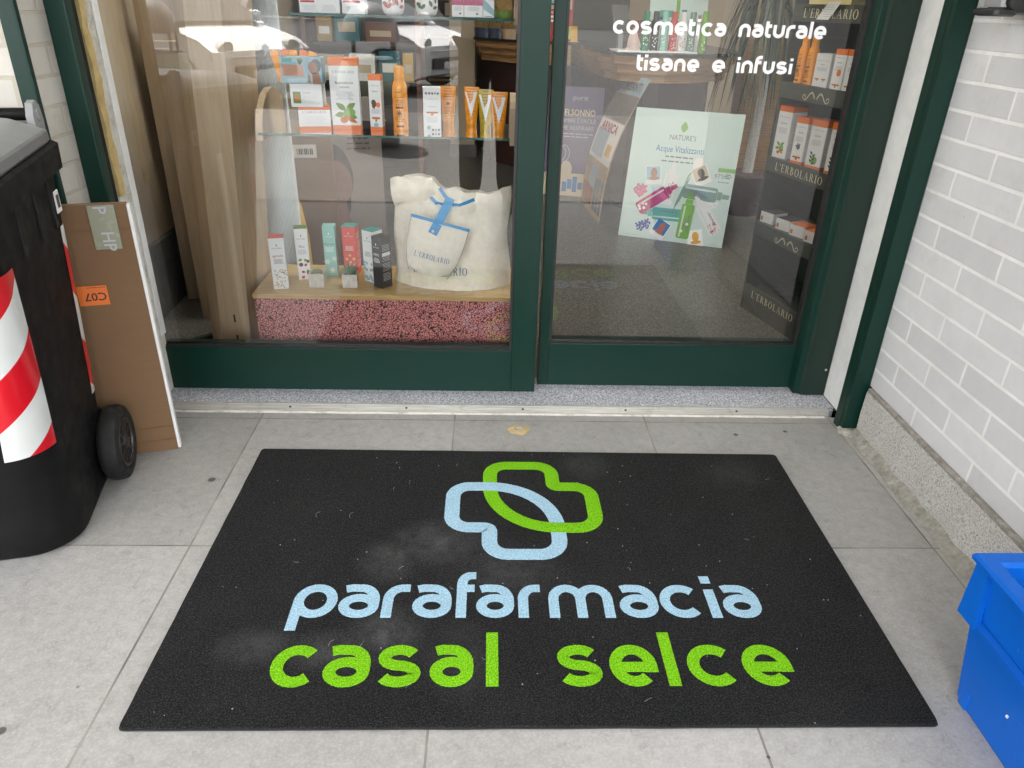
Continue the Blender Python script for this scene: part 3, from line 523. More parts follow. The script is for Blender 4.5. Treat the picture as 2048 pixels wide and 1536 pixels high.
# green loop passes under the blue one at the upper left and over it at the lower right
put = MB(); n_ = len(GR); put_ribbon(put, GR, .0375, True, None, .0100, .0012, (.025, .0018))
put.v = [(x, y, z+(.0007 if x > .24 and y < -.47 else 0)) for x, y, z in put.v]; put.build('green_emblem', 'pile_green', mt)
EX1 = [(-.3105, -.2180), (-.2130, -.1270), (-.1185, -.0640), (-.0555, .0278), (.0410, .0800), (.0820, .1625), (.1745, .2215), (.2385, .3790), (.3925, .4765), (.4825, .5720), (.5850, .6105), (.6195, .7020)]
EX2 = [(-.3130, -.2250), (-.2105, -.1220), (-.1080, -.0230), (-.0040, .0775), (.1035, .1275), (.2447, .3302), (.3468, .4370), (.4555, .4800), (.5016, .5965), (.6119, .7060)]
w1 = MB(); round_word(w1, 'parafarmacia', 0, 1, -.841, .0985, None, .0014, .225, ext=EX1, jit=(.03, .0016), z=.0102); w1.build('lettering', 'pile_blue', mt)
w2 = MB(); round_word(w2, 'casalselce', 0, 1, -1.0165, .100, None, .0014, .240, ext=EX2, jit=(.03, .0016), z=.0102); w2.build('lettering', 'pile_green', mt)
li = MB()
for i in range(20):
    x, y = rnd.uniform(-.5, .92), rnd.uniform(-1.08, -.21); a = rnd.uniform(0, 6.3); l = rnd.uniform(.006, .022); c_ = rnd.uniform(-1.4, 1.4)
    pts = [(x+l*t*math.cos(a+c_*t), y+l*t*math.sin(a+c_*t), .0103+.0006*math.sin(t*3)) for t in (0, .25, .5, .75, 1)]
    li.tube(pts, .00013, 4)
for i in range(38):
    x, y = rnd.uniform(-.52, .93), rnd.uniform(-1.09, -.2); q = rnd.uniform(.0004, .0010); li.box(x, x+q*1.6, y, y+q, .0098, .0098+q, b=0)
tag(li.build('lint', 'paper', mt), 'white lint and crumbs', kind='stuff')

# ================================================================== WHEELIE BIN
BR = math.atan2(.222, .975); bn = thing('wheelie_bin', 'black wheelie bin with grey lid and red and white reflective tape', 'wheelie bin', (-1.118, -.273, 0), BR)
# local frame: x right, y = -depth (front of the bin towards -y)
def brow(z, hw, d0, d1, rf, rr_, n=7):
    pts = ARC(hw-rr_, -d0-rr_, rr_, rr_, 90, 0, n)+ARC(hw-rf, -d1+rf, rf, rf, 0, -90, n)+ARC(-hw+rf, -d1+rf, rf, rf, -90, -180, n)+ARC(-hw+rr_, -d0-rr_, rr_, rr_, 180, 90, n)
    return [(x, y, z) for x, y in pts]
def bin_at(t):            # t 0 bottom .. 1 top
    z = .012+t*.80; return z, .188+.034*t, .055-.045*t, .410+.100*t, .10-.035*t, .028
bd = MB(); bd.loft([brow(.002, .17, .08, .40, .09, .02)]+[brow(*bin_at(t)) for t in (0, .08, .3, .6, .9, 1.)]); bd.build('body', 'bin_black', bn, True, ang=50)
rm = MB()
def tilt(rows): return [[(x, y, z+.035*(y+.1)) for x, y, z in r_] for r_ in rows]
rm.loft(tilt([brow(.800, .224, .008, .515, .066, .028), brow(.800, .242, .0, .545, .07, .03), brow(.852, .244, -.002, .55, .07, .03), brow(.858, .236, .006, .54, .066, .026)])); rm.build('collar', 'bin_black', bn, True, ang=28)
sk_ = MB(); sk_.loft(tilt([brow(.8585, .232, .012, .545, .065, .05), brow(.866, .238, .006, .558, .07, .055), brow(.884, .237, .007, .556, .07, .055), brow(.887, .232, .012, .55, .07, .055)])); sk_.build('lid_skirt', 'lid_dark', bn, True, ang=35)
ld = MB(); ld.loft(tilt([brow(.8872, .230, .014, .547, .07, .055), brow(.891, .226, .017, .542, .07, .055), brow(.912, .19, .045, .50, .08, .06), brow(.920, .15, .08, .45, .09, .05)])); ld.build('lid', 'bin_lid', bn, True, ang=60)
for s_ in (-1, 1):
    b_ = MB(); pr = [(-.040, .850), (.016, .856), (.024, .90), (.016, .932), (-.004, .945), (-.026, .94), (-.040, .915)]
    b_.loft([[(s_*x, -(-y), z) for y, z in [(q[0]*-1*-1+.0, q[1]) for q in pr]] for x in (.198, .213)]); br_ = b_.build('hinge_bracket', 'bin_lid', bn)
    MB().lathe([(.013, 0), (.013, .003), (.009, .004)], 16, Matrix.Translation((s_*.213, -.007, .914)) @ Matrix.Rotation(s_*R(90), 4, 'Y')).build('pin', 'bin_lid', br_, True)
MB().tube([(-.2, -.004, .915), (.2, -.004, .915)], .0135, 16).build('handle_bar', 'bin_black', bn, True)
for y0 in (-.085, -.185, -.30): MB().box(.216, .2222, y0-.012, y0, .68, .785, b=.0015, T=None).build('slot', 'black_void', bn)
MB().box(.2160, .2208, -.062, -.030, .705, .755, b=.002).build('barcode_label', 'paper', bn)
bc = MB()
for i in range(9): bc.box(.2208, .2211, -.056+i*.0022, -.0552+i*.0022+(.0006 if i % 3 else 0), .716, .745)
bc.build('barcode', 'ink', bn)
def tape(a0, a1, t0, t1, nm, fl_=1, sl_=0.):
    """strip that follows the side and rounds the front corner"""
    n = 26; rows = []; uvs = []
    for j in range(13):
        t = t0+(t1-t0)*j/12; z, hw, d0, d1, rf, rr_ = bin_at(t)
        L0 = rr_*math.pi/2; L1 = (d1-rf)-(d0+rr_); L2 = rf*math.pi/2
        row = []
        for i in range(n):
            s_ = a0+(a1-a0)*i/(n-1)+sl_*(t-t0); e = .0016
            if s_ < 0: a = R(90)*min(1, -s_/L0); x, y, nx, ny = hw-rr_+rr_*math.cos(a), -d0-rr_+rr_*math.sin(a), math.cos(a), math.sin(a)
            elif s_ < L1: x, y, nx, ny = hw, -d0-rr_-s_, 1, 0
            else: a = -R(90)*min(1, (s_-L1)/L2); x, y, nx, ny = hw-rf+rf*math.cos(a), -d1+rf+rf*math.sin(a), math.cos(a), math.sin(a)
            if s_ > L1+L2: x -= (s_-L1-L2)
            w_ = .0006*noise.noise((s_*30, z*14, 3.)); row.append((x+nx*(e+w_), y+ny*(e+w_), z)); uvs.append((s_*fl_, z))
        rows.append(row)
    m = MB(); m.loft(rows, None, False, False, False); m.uv = uvs; return m.build(nm, 'reflective_tape', bn, True)
tape(.310, .420, .340, .84, 'reflective_tape', -1, .07); tape(-.03, .022, .30, .83, 'reflective_tape')
for s_ in (-1, 1):
    T = Matrix.Translation((s_*.198, -.082, .10)) @ Matrix.Rotation(s_*R(90), 4, 'Y')
    wh = MB().lathe([(.052, .0), (.085, .0), (.097, .008), (.100, .018), (.100, .036), (.096, .047), (.086, .052), (.072, .051), (.068, .046)], 44, T, True, True).build('wheel', 'rubber', bn, True)
    hb = MB().lathe([(.068, .0455), (.066, .050), (.061, .050), (.058, .042), (.022, .040), (.018, .050), (.012, .054), (.0, .054)], 40, T, False, False)
    hb.build('hub', 'hub_plastic', wh, True)
    sp = MB()
    for q in range(10): sp.box(.016, .06, -.0022, .0022, .040, .0475, T=T @ Matrix.Rotation(q*math.pi/5, 4, 'Z'))
    sp.build('spokes', 'hub_plastic', wh)
MB().tube([(-.2, -.082, .10), (.2, -.082, .10)], .011, 12).build('axle', 'metal', bn)
for s_ in (-1, 1): MB().box(s_*.1815-.0165, s_*.1815+.0165, -.135, -.045, .03, .20, b=.01).build('axle_housing', 'bin_black', bn)

# ================================================================== FLAT CARTON
cb = thing('flat_carton', 'tall flat brown cardboard box with an orange sticker beside the bin', 'cardboard box', (-.7865, -.176, 0), R(16))
n_ = 14
c_ = MB()
def crow(z):
    wv_ = lambda x: .0015*math.sin(x*22+z*5)+.002*noise.noise((x*4, z*3, 1))
    f_ = [(-.3+.3*i/n_, wv_(-.3+.3*i/n_), z) for i in range(n_+1)]; return f_+[(x, y+.020, z) for x, y, z in reversed(f_)]
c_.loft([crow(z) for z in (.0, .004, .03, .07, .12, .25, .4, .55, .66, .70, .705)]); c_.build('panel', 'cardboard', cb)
MB().box(.0005, .0085, .001, .021, .002, .702, b=.001).build('white_edge', 'white_wood', cb)
MB().box(-.086, -.026, -.0045, -.0032, .595, .7045).build('packing_tape', 'packing_tape', cb)
TC = Matrix.Translation((0, -.0050, 0)) @ STAND
for x_, z_, w_ in ((-.066, .640, 'HP'), (-.072, .703, 'P')):
    t_ = MB(); sans(t_, w_, 0, 0, .040, Matrix.Translation((x_, -.0050, z_)) @ STAND @ Matrix.Rotation(R(-90), 4, 'Z'), 'LEFT', .01); t_.build('tape_lettering', 'ink_pale', cb)
MB().add([(-.152, -.0045, .452), (-.083, -.0045, .452), (-.083, -.0045, .504), (-.152, -.0045, .504)], [(0, 1, 2, 3)]).build('orange_sticker', 'orange_label', cb)
t_ = MB(); TU = Matrix.Translation((-.112, -.0049, .487)) @ STAND @ Matrix.Rotation(R(180), 4, 'Z')
sans(t_, 'C07', 0, .002, .030, TU, bold=.012); lines(t_, -.026, .032, (-.013,), .0014, TU, center=False); t_.build('sticker_print', 'ink', cb)
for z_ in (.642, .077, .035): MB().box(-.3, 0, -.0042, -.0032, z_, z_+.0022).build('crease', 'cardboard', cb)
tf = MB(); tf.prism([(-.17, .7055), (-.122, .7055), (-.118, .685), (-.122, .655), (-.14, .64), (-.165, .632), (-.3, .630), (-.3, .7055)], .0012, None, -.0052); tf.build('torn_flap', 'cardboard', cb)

# ================================================================== BLUE CRATE
ct = thing('plastic_crate', 'scratched blue plastic stacking crate by the granite plinth', 'crate', (1.006, -1.037, 0))
H_, WX, LY = .322, .186, .42
def sq(x0, x1, y0, y1, z): return [(x0, y0, z), (x1, y0, z), (x1, y1, z), (x0, y1, z)]
bx = MB(); bx.loft([sq(.004, WX-.004, -LY+.004, -.004, .0), sq(0, WX, -LY, 0, .012), sq(-.020, WX+.020, -LY-.020, .020, H_-.12)], None, True, True, False)
bx.loft([sq(-.024, WX+.024, -LY-.024, .024, H_-.012), sq(.003, WX-.003, -LY+.003, -.003, .015)], None, True, False, True); bx.build('tub', 'crate_blue', ct)
lip = MB(); o1 = lambda e, z: sq(-.036-e, WX+.036+e, -LY-.036-e, .036+e, z)
lip.loft([o1(.000, H_-.018), o1(.006, H_-.014), o1(.007, H_-.006), o1(.003, H_), o1(-.022, H_), o1(-.030, H_-.006), o1(-.030, H_-.030), o1(-.012, H_-.030), o1(-.008, H_-.018), o1(.0, H_-.018)], None, True, False, False); lip.build('rim', 'crate_blue', ct)
bd_ = MB(); bd_.loft([o1(-.015, H_-.135), o1(-.002, H_-.128), o1(-.001, H_-.118), o1(-.013, H_-.114)], None, True, False, False); bd_.build('step', 'crate_blue', ct)
pn = MB(); pn.loft([o1(-.0145, H_-.12), o1(-.010, H_-.018)], None, True, False, False); pn.build('upper_band', 'crate_blue', ct)
for x, y in ((-.036, .031), (-.036, -LY-.031), (WX+.036, .031), (WX+.036, -LY-.031)):
    sx = 1 if x < 0 else -1; sy = -1 if y > 0 else 1
    MB().add([(x-.0015*sx, y-.002*sy, H_-.13), (x+.0, y+.045*sy, H_-.13), (x+.012*sx, y+.045*sy, H_-.135), (x+.03*sx, y-.002*sy, H_-.135), (x-.001*sx, y-.002*sy, H_-.018), (x+.0, y+.03*sy, H_-.018), (x+.012*sx, y+.03*sy, H_-.018), (x+.03*sx, y-.002*sy, H_-.018)], [(0, 1, 5, 4), (1, 2, 6, 5), (2, 3, 7, 6), (3, 0, 4, 7), (0, 3, 2, 1), (4, 5, 6, 7)]).build('corner_block', 'crate_blue', ct)
for y in (-.010, -LY+.03): MB().box(-.004, .004, y-.022, y, .003, .045, b=.002).build('foot_rib', 'crate_blue', ct)
MB().box(-.0135, -.0110, -.125, -.121, .10, .1045).build('paint_fleck', 'ink_white', ct)

# ================================================================== SOAP DISPENSER AND NOTICE
dp = thing('soap_dispenser', 'black wall dispenser with pale label, top right on the brick wall', 'dispenser', (1.257, -.262, 1.168))
MB().loft([[(-x, y, z) for x, y in rrect(.0, -w_, d_, w_, .012)] for w_, d_, z in ((.030, .05, .0), (.040, .075, .004), (.044, .088, .02), (.045, .09, .09), (.044, .086, .2), (.036, .07, .215))]).build('housing', 'car_trim', dp, True)
MB().loft([[(-x, y, z) for x, y in rrect(.06, -w_, d_, w_, .012)] for w_, d_, z in ((.034, .104, -.004), (.043, .112, .0), (.043, .112, .008), (.036, .105, .012))]).build('push_bar', 'car_trim', dp, True)
MB().loft([[(-x, y, z) for x, y in rrect(.08, -w_, d_, w_, .006)] for w_, d_, z in ((.033, .0955, .0135), (.034, .0965, .06), (.034, .096, .19))]).build('label', 'bin_lid', dp, True)
t_ = MB(); lines(t_, -.024, .024, (.036, .046, .056), .003, Matrix.Translation((-.0975, 0, 0)) @ Matrix.Rotation(R(-90), 4, 'Z') @ STAND); t_.build('label_print', 'ink_blue', dp)
tag(MB().box(1.2555, 1.2566, -.215, -.150, 1.176, 1.236).build('notice', 'card_yellow'), 'small pale yellow notice on the brick wall beside the dispenser', 'notice')

# ================================================================== WINDOW DISPLAY (behind the left glass)
SZ = .798
pf = thing('display_platform', 'low wooden display platform with red leopard patterned front', 'platform')
MB().box(-.655, .262, .249, .552, .300, .315, b=.001).build('top', 'platform_top', pf)
MB().box(-.652, .258, .252, .55, .021, .2998).build('patterned_front', 'leopard', pf)
def art(T, w, h): return T
def carton(label, loc, rz, w, d, h, body='card_white', lid=None, base=None, lidh=.1, baseh=.06, pic=None, title=None, ink='ink_grey', logo=None, group=None, name='product_box', lid_top=True, txt=(.42, .62), small=None, stripes=True):
    """upright product carton: front-left bottom corner at loc, front edge along rz"""
    t = thing(name, label, 'product box', loc, rz, group or 'product boxes on the glass shelves')
    b = .0006
    z0, z1 = (h*baseh if base else 0), (h*(1-lidh) if lid else h)
    MB().box(0, w, 0, d, z0, z1, b=b).build('carton', body, t)
    if lid: MB().box(-.0003, w+.0003, -.0003, d+.0003, z1+.0001, h, b=b).build('top_band', lid, t)
    if base: MB().box(-.0003, w+.0003, -.0003, d+.0003, 0, z0-.0001, b=b).build('base_band', base, t)
    F = Matrix.Translation((w/2, -.0005, 0)) @ STAND
    if title:
        m = MB()
        for s_, y, sz, font in title:
            if font == 'serif': serif_word(m, s_, 0, y*h, sz*h, F, wid=w*.74)
            else: sans(m, s_, 0, y*h, sz*h, F, bold=.006)
        m.build('title', ink, t)
    m = MB(); lines(m, -w*.38, w*.38, [h*(txt[0]+(txt[1]-txt[0])*i/6) for i in range(7)], h*.007, F); m.build('fine_print', small or 'ink_pale', t)
    if pic: pic(t, w, h, F)
    if stripes:
        S_ = Matrix.Translation((w+.0006, d/2, 0)) @ Matrix.Rotation(R(90), 4, 'Z') @ STAND
        m = MB(); lines(m, -d*.4, d*.4, [h*(.12+.72*i/26) for i in range(27) if i % 7], h*.006, S_, frac=(.8, 1)); m.build('side_print', small or 'ink_pale', t)
    return t
def fruit_pic(t, w, h, F, y=.24, s=1.):
    m = MB()
    for dx, dy, l, ro in ((-.0, .05, .42, 2.5), (.02, .06, .40, .6), (-.05, .0, .36, 3.3), (.08, .02, .34, 1.3), (.1, -.02, .3, -.3)): leafshape(m, dx*w*s, (y+dy*s)*h, l*w*s, .2*w*s, ro, F, .00005*(ro+4))
    m.build('leaves', 'leaf_green', t)
    m = MB(); disc(m, .05*w, (y-.0)*h, .16*w*s, .15*w*s, F, .0004); disc(m, .2*w*s, (y+.02)*h, .13*w*s, .13*w*s, F, .0005); m.build('green_fruit', 'bottle_green', t)
    m = MB(); leafshape(m, -.05*w*s, (y-.03)*h, .5*w*s, .17*w*s, -.5, F, .0006); disc(m, -.08*w*s, (y-.085)*h, .14*w*s, .11*w*s, F, .0007); m.build('orange_fruit', 'fruit', t)
def bar_pic(t, w, h, F, y=.22):
    m = MB(); m.add([(a, b_, .0003) for a, b_ in rrect(-w*.33, y*h, w*.33, y*h+.028*h*1.4, .014*h)], [tuple(range(24))], F); m.add([(-.08*w, y*h, .0003), (-.08*w, (y-.045)*h, .0003), (.08*w, (y-.045)*h, .0003), (.08*w, y*h, .0003)], [(0, 1, 2, 3)], F); m.build('seal', 'fruit', t)
def orange_pic(t, w, h, F):
    m = MB(); disc(m, -.12*w, .50*h, .2*w, .07*h, F, .0002, rot=.2); leafshape(m, -.3*w, .46*h, .3*w, .1*w, -.9, F, .0002); leafshape(m, -.1*w, .46*h, .3*w, .1*w, -1.6, F, .0002); m.build('nut', 'ink_brown', t)
    m = MB(); disc(m, .22*w, .475*h, .17*w, .048*h, F, .0003); m.build('orange_slice', 'card_orange', t); bar_pic(t, w, h, F)
    m = MB(); disc(m, -.02*w, .115*h, .2*w, .045*h, F, .0003); m.build('round_stamp', 'photo_blue', t)
def stars_pic(t, w, h, F):
    for nm, mt_, pts in (('star_red', 'poster_red', ((-.15, .865), )), ('star_gold', 'sun_flower', ((.18, .865), (.18, .05))), ('shell_blue', 'ink_blue', ((-.33, .865), (.02, .86), (.34, .86), (.02, .05), (.36, .05)))):
        m = MB()
        for a, b_ in pts:
            for q in range(5): leafshape(m, a*w, b_*h, .085*w, .05*w, q*1.2566, F, .0002)
        m.build(nm, mt_, t)
    bar_pic(t, w, h, F, .42); m = MB(); disc(m, -.2*w, .10*h, .11*w, .05*h, F, .0003); m.build('round_stamp', 'photo_blue', t)
# items on the glass shelf
gs = thing('glass_shelf', 'lower glass display shelf with green edge and wooden end brackets', 'shelf')
def shelf(root, x0, x1, y0, y1, z, th=.007):
    MB().add([(x0, y0, z), (x1, y0, z), (x1, y1, z), (x0, y1, z)], [(0, 1, 2, 3)]).build('sheet', 'shelf_glass', root)
    MB().box(x0, x1, y0-.0015, y0, z-th, z).build('front_edge', 'glass_edge', root)
shelf(gs, -.595, .175, .330, .625, SZ)
def arm(x, x1, y0, y1, z0, z1): 
    pr = [(y0, z0), (y0, z1-.05)]+[(y0+.06-.06*math.cos(a), z1-.05+.05*math.sin(a)) for a in (.4, .8, 1.2, 1.57)]+[(y1-.02, z1), (y1, z1-.06), (y1, z0)]
    m = MB(); m.loft([[(xx, y, z) for y, z in pr] for xx in (x, x1)]); return m
arm(.160, .178, .318, .46, .778, .917).build('end_bracket', 'ply', gs)
la = MB(); pr = [(.33+.16*(1-math.cos(a))/1., .775+.135*math.sin(a)) for a in [math.pi*i/16 for i in range(17)]]
la.loft([[(x, y, z) for y, z in pr] for x in (-.602, -.582)]); la.build('end_bracket', 'ply', gs)
g2 = thing('glass_shelf', 'upper glass display shelf holding white boxes and jars', 'shelf')
shelf(g2, -.47, .168, .345, .60, 1.123)
arm(.166, .182, .335, .46, 1.108, 1.25).build('end_bracket', 'ply', g2)
carton('low white box with orange edges, bottom of the three stacked boxes', (-.486, .399, SZ), R(14), .095, .10, .066, lid='card_orange', base='card_orange', lidh=.12, baseh=.14, title=[("L'ERBOLARIO", .74, .10, 'serif')], txt=(.3, .6), pic=lambda t, w, h, F: [leafshape(m_, -.02*w+.06*w*i, .18*h, .2*h, .05*h, 1.57+(.5-.12*i), F, .0003) or m_ for m_ in [MB()] for i in (-2, -1, 0, 1, 2)] and None)
def cream_pic(t, w, h, F):
    m = MB(); m.add([(-.42*w, .16*h, .0002), (-.18*w, .16*h, .0002), (-.18*w, .66*h, .0002), (-.42*w, .66*h, .0002)], [(0, 1, 2, 3)], F); m.build('picture_ground', 'leaf_green', t)
    m = MB(); disc(m, -.30*w, .40*h, .075*w, .18*h, F, .0005); m.build('fruit_picture', 'fruit', t)
carton('white cream box with a small fruit picture, middle of the three stacked boxes', (-.505, .402, SZ+.0665), R(4), .095, .075, .066, title=[('Crema', .58, .13, 's')], ink='ink_pale', txt=(.14, .48), pic=cream_pic, stripes=False)
def face_pic(t, w, h, F):
    m = MB(); m.add([(-.48*w, .30*h, .0002), (.07*w, .25*h, .0002), (.05*w, .70*h, .0002), (-.46*w, .72*h, .0002)], [(0, 1, 2, 3)], F); m.build('coppery_tube', 'gold_pink', t)
    m = MB(); disc(m, .36*w, .68*h, .13*w, .27*h, F, .0003, rot=-.2); m.build('hair_print', 'ink_grey', t)
    m = MB(); disc(m, .29*w, .60*h, .11*w, .25*h, F, .0005, rot=.25); m.add([(.26*w, .0, .0005), (.5*w, .0, .0005), (.46*w, .14*h, .0005), (.42*w, .45*h, .0005), (.26*w, .40*h, .0005)], [(0, 1, 2, 3, 4)], F); m.add([(.13*w, .05*h, .0006), (.22*w, .03*h, .0006), (.21*w, .34*h, .0006), (.16*w, .36*h, .0006)], [(0, 1, 2, 3)], F); m.build('face_print', 'skin', t)
    m = MB(); m.add([(-.46*w, .80*h, .0003), (-.21*w, .82*h, .0003), (-.20*w, .96*h, .0003), (-.44*w, .95*h, .0003)], [(0, 1, 2, 3)], F); m.build('green_logo', 'card_teal', t)
    m = MB()
    for i in range(6): leafshape(m, -.02*w, .7*h, .3*h, .03*w, 1.0+.2*i, F, .0003)
    m.build('grass_print', 'leaf_green', t)
carton('flat box printed with a dark haired face and coppery tube, top of the stack', (-.526, .400, SZ+.1335), 0, .122, .05, .073, body='photo_blue', pic=face_pic, txt=(.06, .18), stripes=False, small='ink_white')
ts = thing('sachets', 'orange striped sachets standing behind the stacked boxes', 'sachets', (-.535, .46, SZ+.13))
for i in range(5): MB().box(-.012, .012, 0, .004, 0, .092, T=Tm((i*.017, .012*(i % 2), 0), ry=R(-14+8*i))).build('sachet', 'card_orange' if i % 2 else 'tube_orange', ts)
carton('tall white and orange box with a fruit and carrot picture on the glass shelf', (-.385, .405, SZ), R(5), .086, .055, .206, lid='card_orange', base='card_orange', lidh=.1, baseh=.075, title=[("L'ERBOLARIO", .80, .035, 'serif'), ('Bagnodoccia', .655, .052, 's'), ('nutriente', .60, .04, 's')], txt=(.44, .54), pic=fruit_pic)
carton('slim white and orange box with an orange slice picture on the glass shelf', (-.270, .409, SZ), R(-5), .038, .035, .163, lid='card_orange', base='card_orange', lidh=.1, baseh=.08, title=[("L'ERBOLARIO", .80, .022, 'serif'), ('Sublime', .70, .04, 's')], txt=(.32, .40), pic=orange_pic, small='ink_pale')
def spray(label, loc, rz=0., s=1., group=None, mat='tube_orange'):
    t = thing('spray_can', label, 'spray can', loc, rz, group)
    MB().lathe([(.0225*s, 0), (.0238*s, .003), (.0238*s, .008), (.0232*s, .010), (.0232*s, .118*s), (.0228*s, .126*s), (.0195*s, .138*s), (.0165*s, .144*s), (.0163*s, .147*s)], 28).build('can', mat, t, True, ang=50)
    MB().lathe([(.0158*s, .1475*s), (.0158*s, .178*s), (.0148*s, .184*s), (.011*s, .1862*s)], 24, None, False, True).build('cap', mat, t, True, ang=50)
    cy = Matrix.Translation((0, 0, 0))
    def wrap(m): m.v = [((.0238*s)*math.sin(x/.0236/s), -(.0238*s)*math.cos(x/.0236/s), z) for x, y, z in m.v]; return m
    m = MB(); lines(m, -.017*s, .017*s, [s*z for z in (.112, .097, .088, .082, .076, .04, .034, .028)], .0022*s, STAND, frac=(.55, .95)); wrap(m).build('fine_print', 'ink_brown', t)
    m = MB()
    for z in (.066, .011):
        for i in range(6): m.add([(-.012*s+i*.004*s, 0, z*s), (-.008*s+i*.004*s, 0, z*s), (-.008*s+i*.004*s, 0, (z+.006)*s), (-.012*s+i*.004*s, 0, (z+.006)*s)], [(0, 1, 2, 3)])
    for i in range(8): leafshape(m, .0*s, .052*s, .012*s, .003*s, i*.785, STAND)
    wrap(m).build('dark_print', 'ink_brown', t)
    return t
spray('orange spray can standing alone on the glass shelf between white boxes', (-.180, .447, SZ))
carton('white box with coloured stars and shells, left of the tubes on the shelf', (-.106, .416, SZ), R(6), .054, .035, .131, title=[("L'ERBOLARIO", .72, .035, 'serif'), ('Protettiva', .56, .045, 's')], ink='ink_pale', txt=(.22, .34), pic=stars_pic)
def tube(label, loc, rz, w, h, mat, gloss, group='orange sun cream tubes on the glass shelf'):
    t = thing('cream_tube', label, 'tube', loc, rz, group)
    def row(z, a, b_): return [(a*math.cos(q)*(1 if abs(math.cos(q)) < .98 else 1), b_*math.sin(q), z) for q in [2*math.pi*i/20 for i in range(20)]]
    MB().loft([row(h*.18, w*.36, w*.30), row(h*.25, w*.385, w*.29), row(h*.55, w*.44, w*.20), row(h*.85, w*.49, w*.075), row(h*.93, w*.5, .0022), row(h, w*.5, .0014)]).build('body', mat, t, True, ang=60)
    MB().loft([row(0, w*.33, w*.30), row(.002, w*.34, w*.31), row(h*.17, w*.355, w*.31), row(h*.179, w*.35, w*.30)]).build('cap', 'tube_orange' if mat != 'tube_olive' else 'tube_olive', t, True, ang=60)
    tl = math.atan2(w*.22, h*.7); F = Matrix.Translation((0, -w*.315, h*.22)) @ Matrix.Rotation(-tl, 4, 'X') @ STAND
    m = MB(); lines(m, -w*.3, w*.3, [h*(.1+.07*i) for i in range(10) if i not in (3, 4)], h*.012, F, .0004)
    for i in range(7): leafshape(m, 0, h*.355, h*.07, h*.02, i*.9, F, .0004)
    m.build('print', 'ink_brown', t)
    if gloss:
        m = MB(); m.add([(-w*.42, h*.66, .0008), (-w*.30, h*.66, .0008), (-w*.06, h*.36, .0008), (w*.12, h*.48, .0008), (w*.16, h*.66, .0008), (w*.40, h*.66, .0008), (w*.02, h*.02, .0008)], [(0, 1, 2, 6), (2, 3, 6), (3, 4, 5, 6)], F); m.build('painted_highlight', 'card_white', t)  # V-shaped reflection painted on as a flat white patch
    return t
tube('plain orange tube right behind the starred white box', (-.037, .56, SZ), 0, .052, .122, 'tube_orange', False)
tube('farthest left of the three orange tubes with a painted white highlight', (.039, .565, SZ), R(-8), .050, .121, 'tube_orange', True)
tube('olive yellow tube with painted white highlight between two orange tubes', (.086, .467, SZ), R(-6), .050, .124, 'tube_olive', True)
tube('nearest orange tube with painted white highlight beside the wooden shelf end', (.128, .435, SZ), R(-5), .052, .121, 'tube_orange', True)
# upper shelf
def round_pic(mat, bar=None):
    def f(t, w, h, F):
        m = MB(); disc(m, 0, .55*h, .33*w, .33*w, F, .0002, 24); m.build('red_ring', 'ink_red', t)
        m = MB(); disc(m, 0, .55*h, .28*w, .28*w, F, .0004, 24); m.build('round_picture', mat, t)
        if bar: m = MB(); m.add([(-.44*w, .26*h, .0003), (.3*w, .26*h, .0003), (.3*w, .31*h, .0003), (-.44*w, .31*h, .0003)], [(0, 1, 2, 3)], F); m.build('red_bar', 'poster_red', t)
    return f
UZ = 1.1235
carton('white box with a round red fruit picture, left end of upper shelf', (-.392, .362, UZ), 0, .062, .05, .11, pic=round_pic('fruit'), txt=(.06, .18))
carton('white box with round green picture and red bar on upper shelf', (-.3235, .362, UZ), 0, .064, .05, .11, pic=round_pic('bottle_green', True), txt=(.06, .18))
carton('white box with a red bar half hidden at the left of upper shelf', (-.452, .40, UZ), 0, .055, .05, .10, pic=round_pic('photo_blue', True), txt=(.06, .18))
def jar(label, x, mat, pat):
    t = thing('round_jar', label, 'jar', (x, .40, UZ), 0, 'round white jars on the upper shelf')
    MB().lathe([(.020, 0), (.027, .004), (.031, .014), (.0325, .03), (.031, .055), (.026, .07)], 28).build('jar', 'card_white', t, True, ang=60)
    MB().lathe([(.0275, .0702), (.0275, .085), (.025, .088)], 24).build('lid', 'card_white', t, True)
    m = MB()
    for i in range(7): a = -1.1+.36*i; leafshape(m, a*.03, .03+.012*math.sin(i*2.1), .02, .010, i*1.3, STAND)
    m.v = [(.0335*math.sin(x_/.0335), -.0335*math.cos(x_/.0335), z) for x_, y, z in m.v]; m.build('printed_pattern', mat, t)
    m = MB(); disc(m, .004, .04, .015, .016, STAND); m.v = [(.0332*math.sin(x_/.0332), -.0332*math.cos(x_/.0332), z) for x_, y, z in m.v]; m.build('printed_panel', pat, t)
jar('white jar with red and peach fruit print on the upper shelf', -.183, 'ink_red', 'gold_pink'); jar('white jar with dark green leaf print on the upper shelf', -.087, 'leaf_dark', 'card_white')
def pink_top(t, w, h, F):
    m = MB(); m.add([(-w/2, .30*h, .0002), (w/2, .30*h, .0002), (w/2, .62*h, .0002), (-w/2, .62*h, .0002)], [(0, 1, 2, 3)], F); m.build('pink_band', 'flower_pink', t)
    m = MB(); disc(m, .2*w, .09*h, .03*h, .022*h, F, .0003); m.build('bird_mark', 'ink', t)
carton('first of two pink banded white boxes on upper shelf, left one', (-.013, .375, UZ), 0, .034, .03, .10, pic=pink_top, txt=(.16, .26))
carton('wider pink banded white box right of its twin on upper shelf', (.0222, .365, UZ), 0, .053, .03, .10, pic=pink_top, txt=(.16, .26))
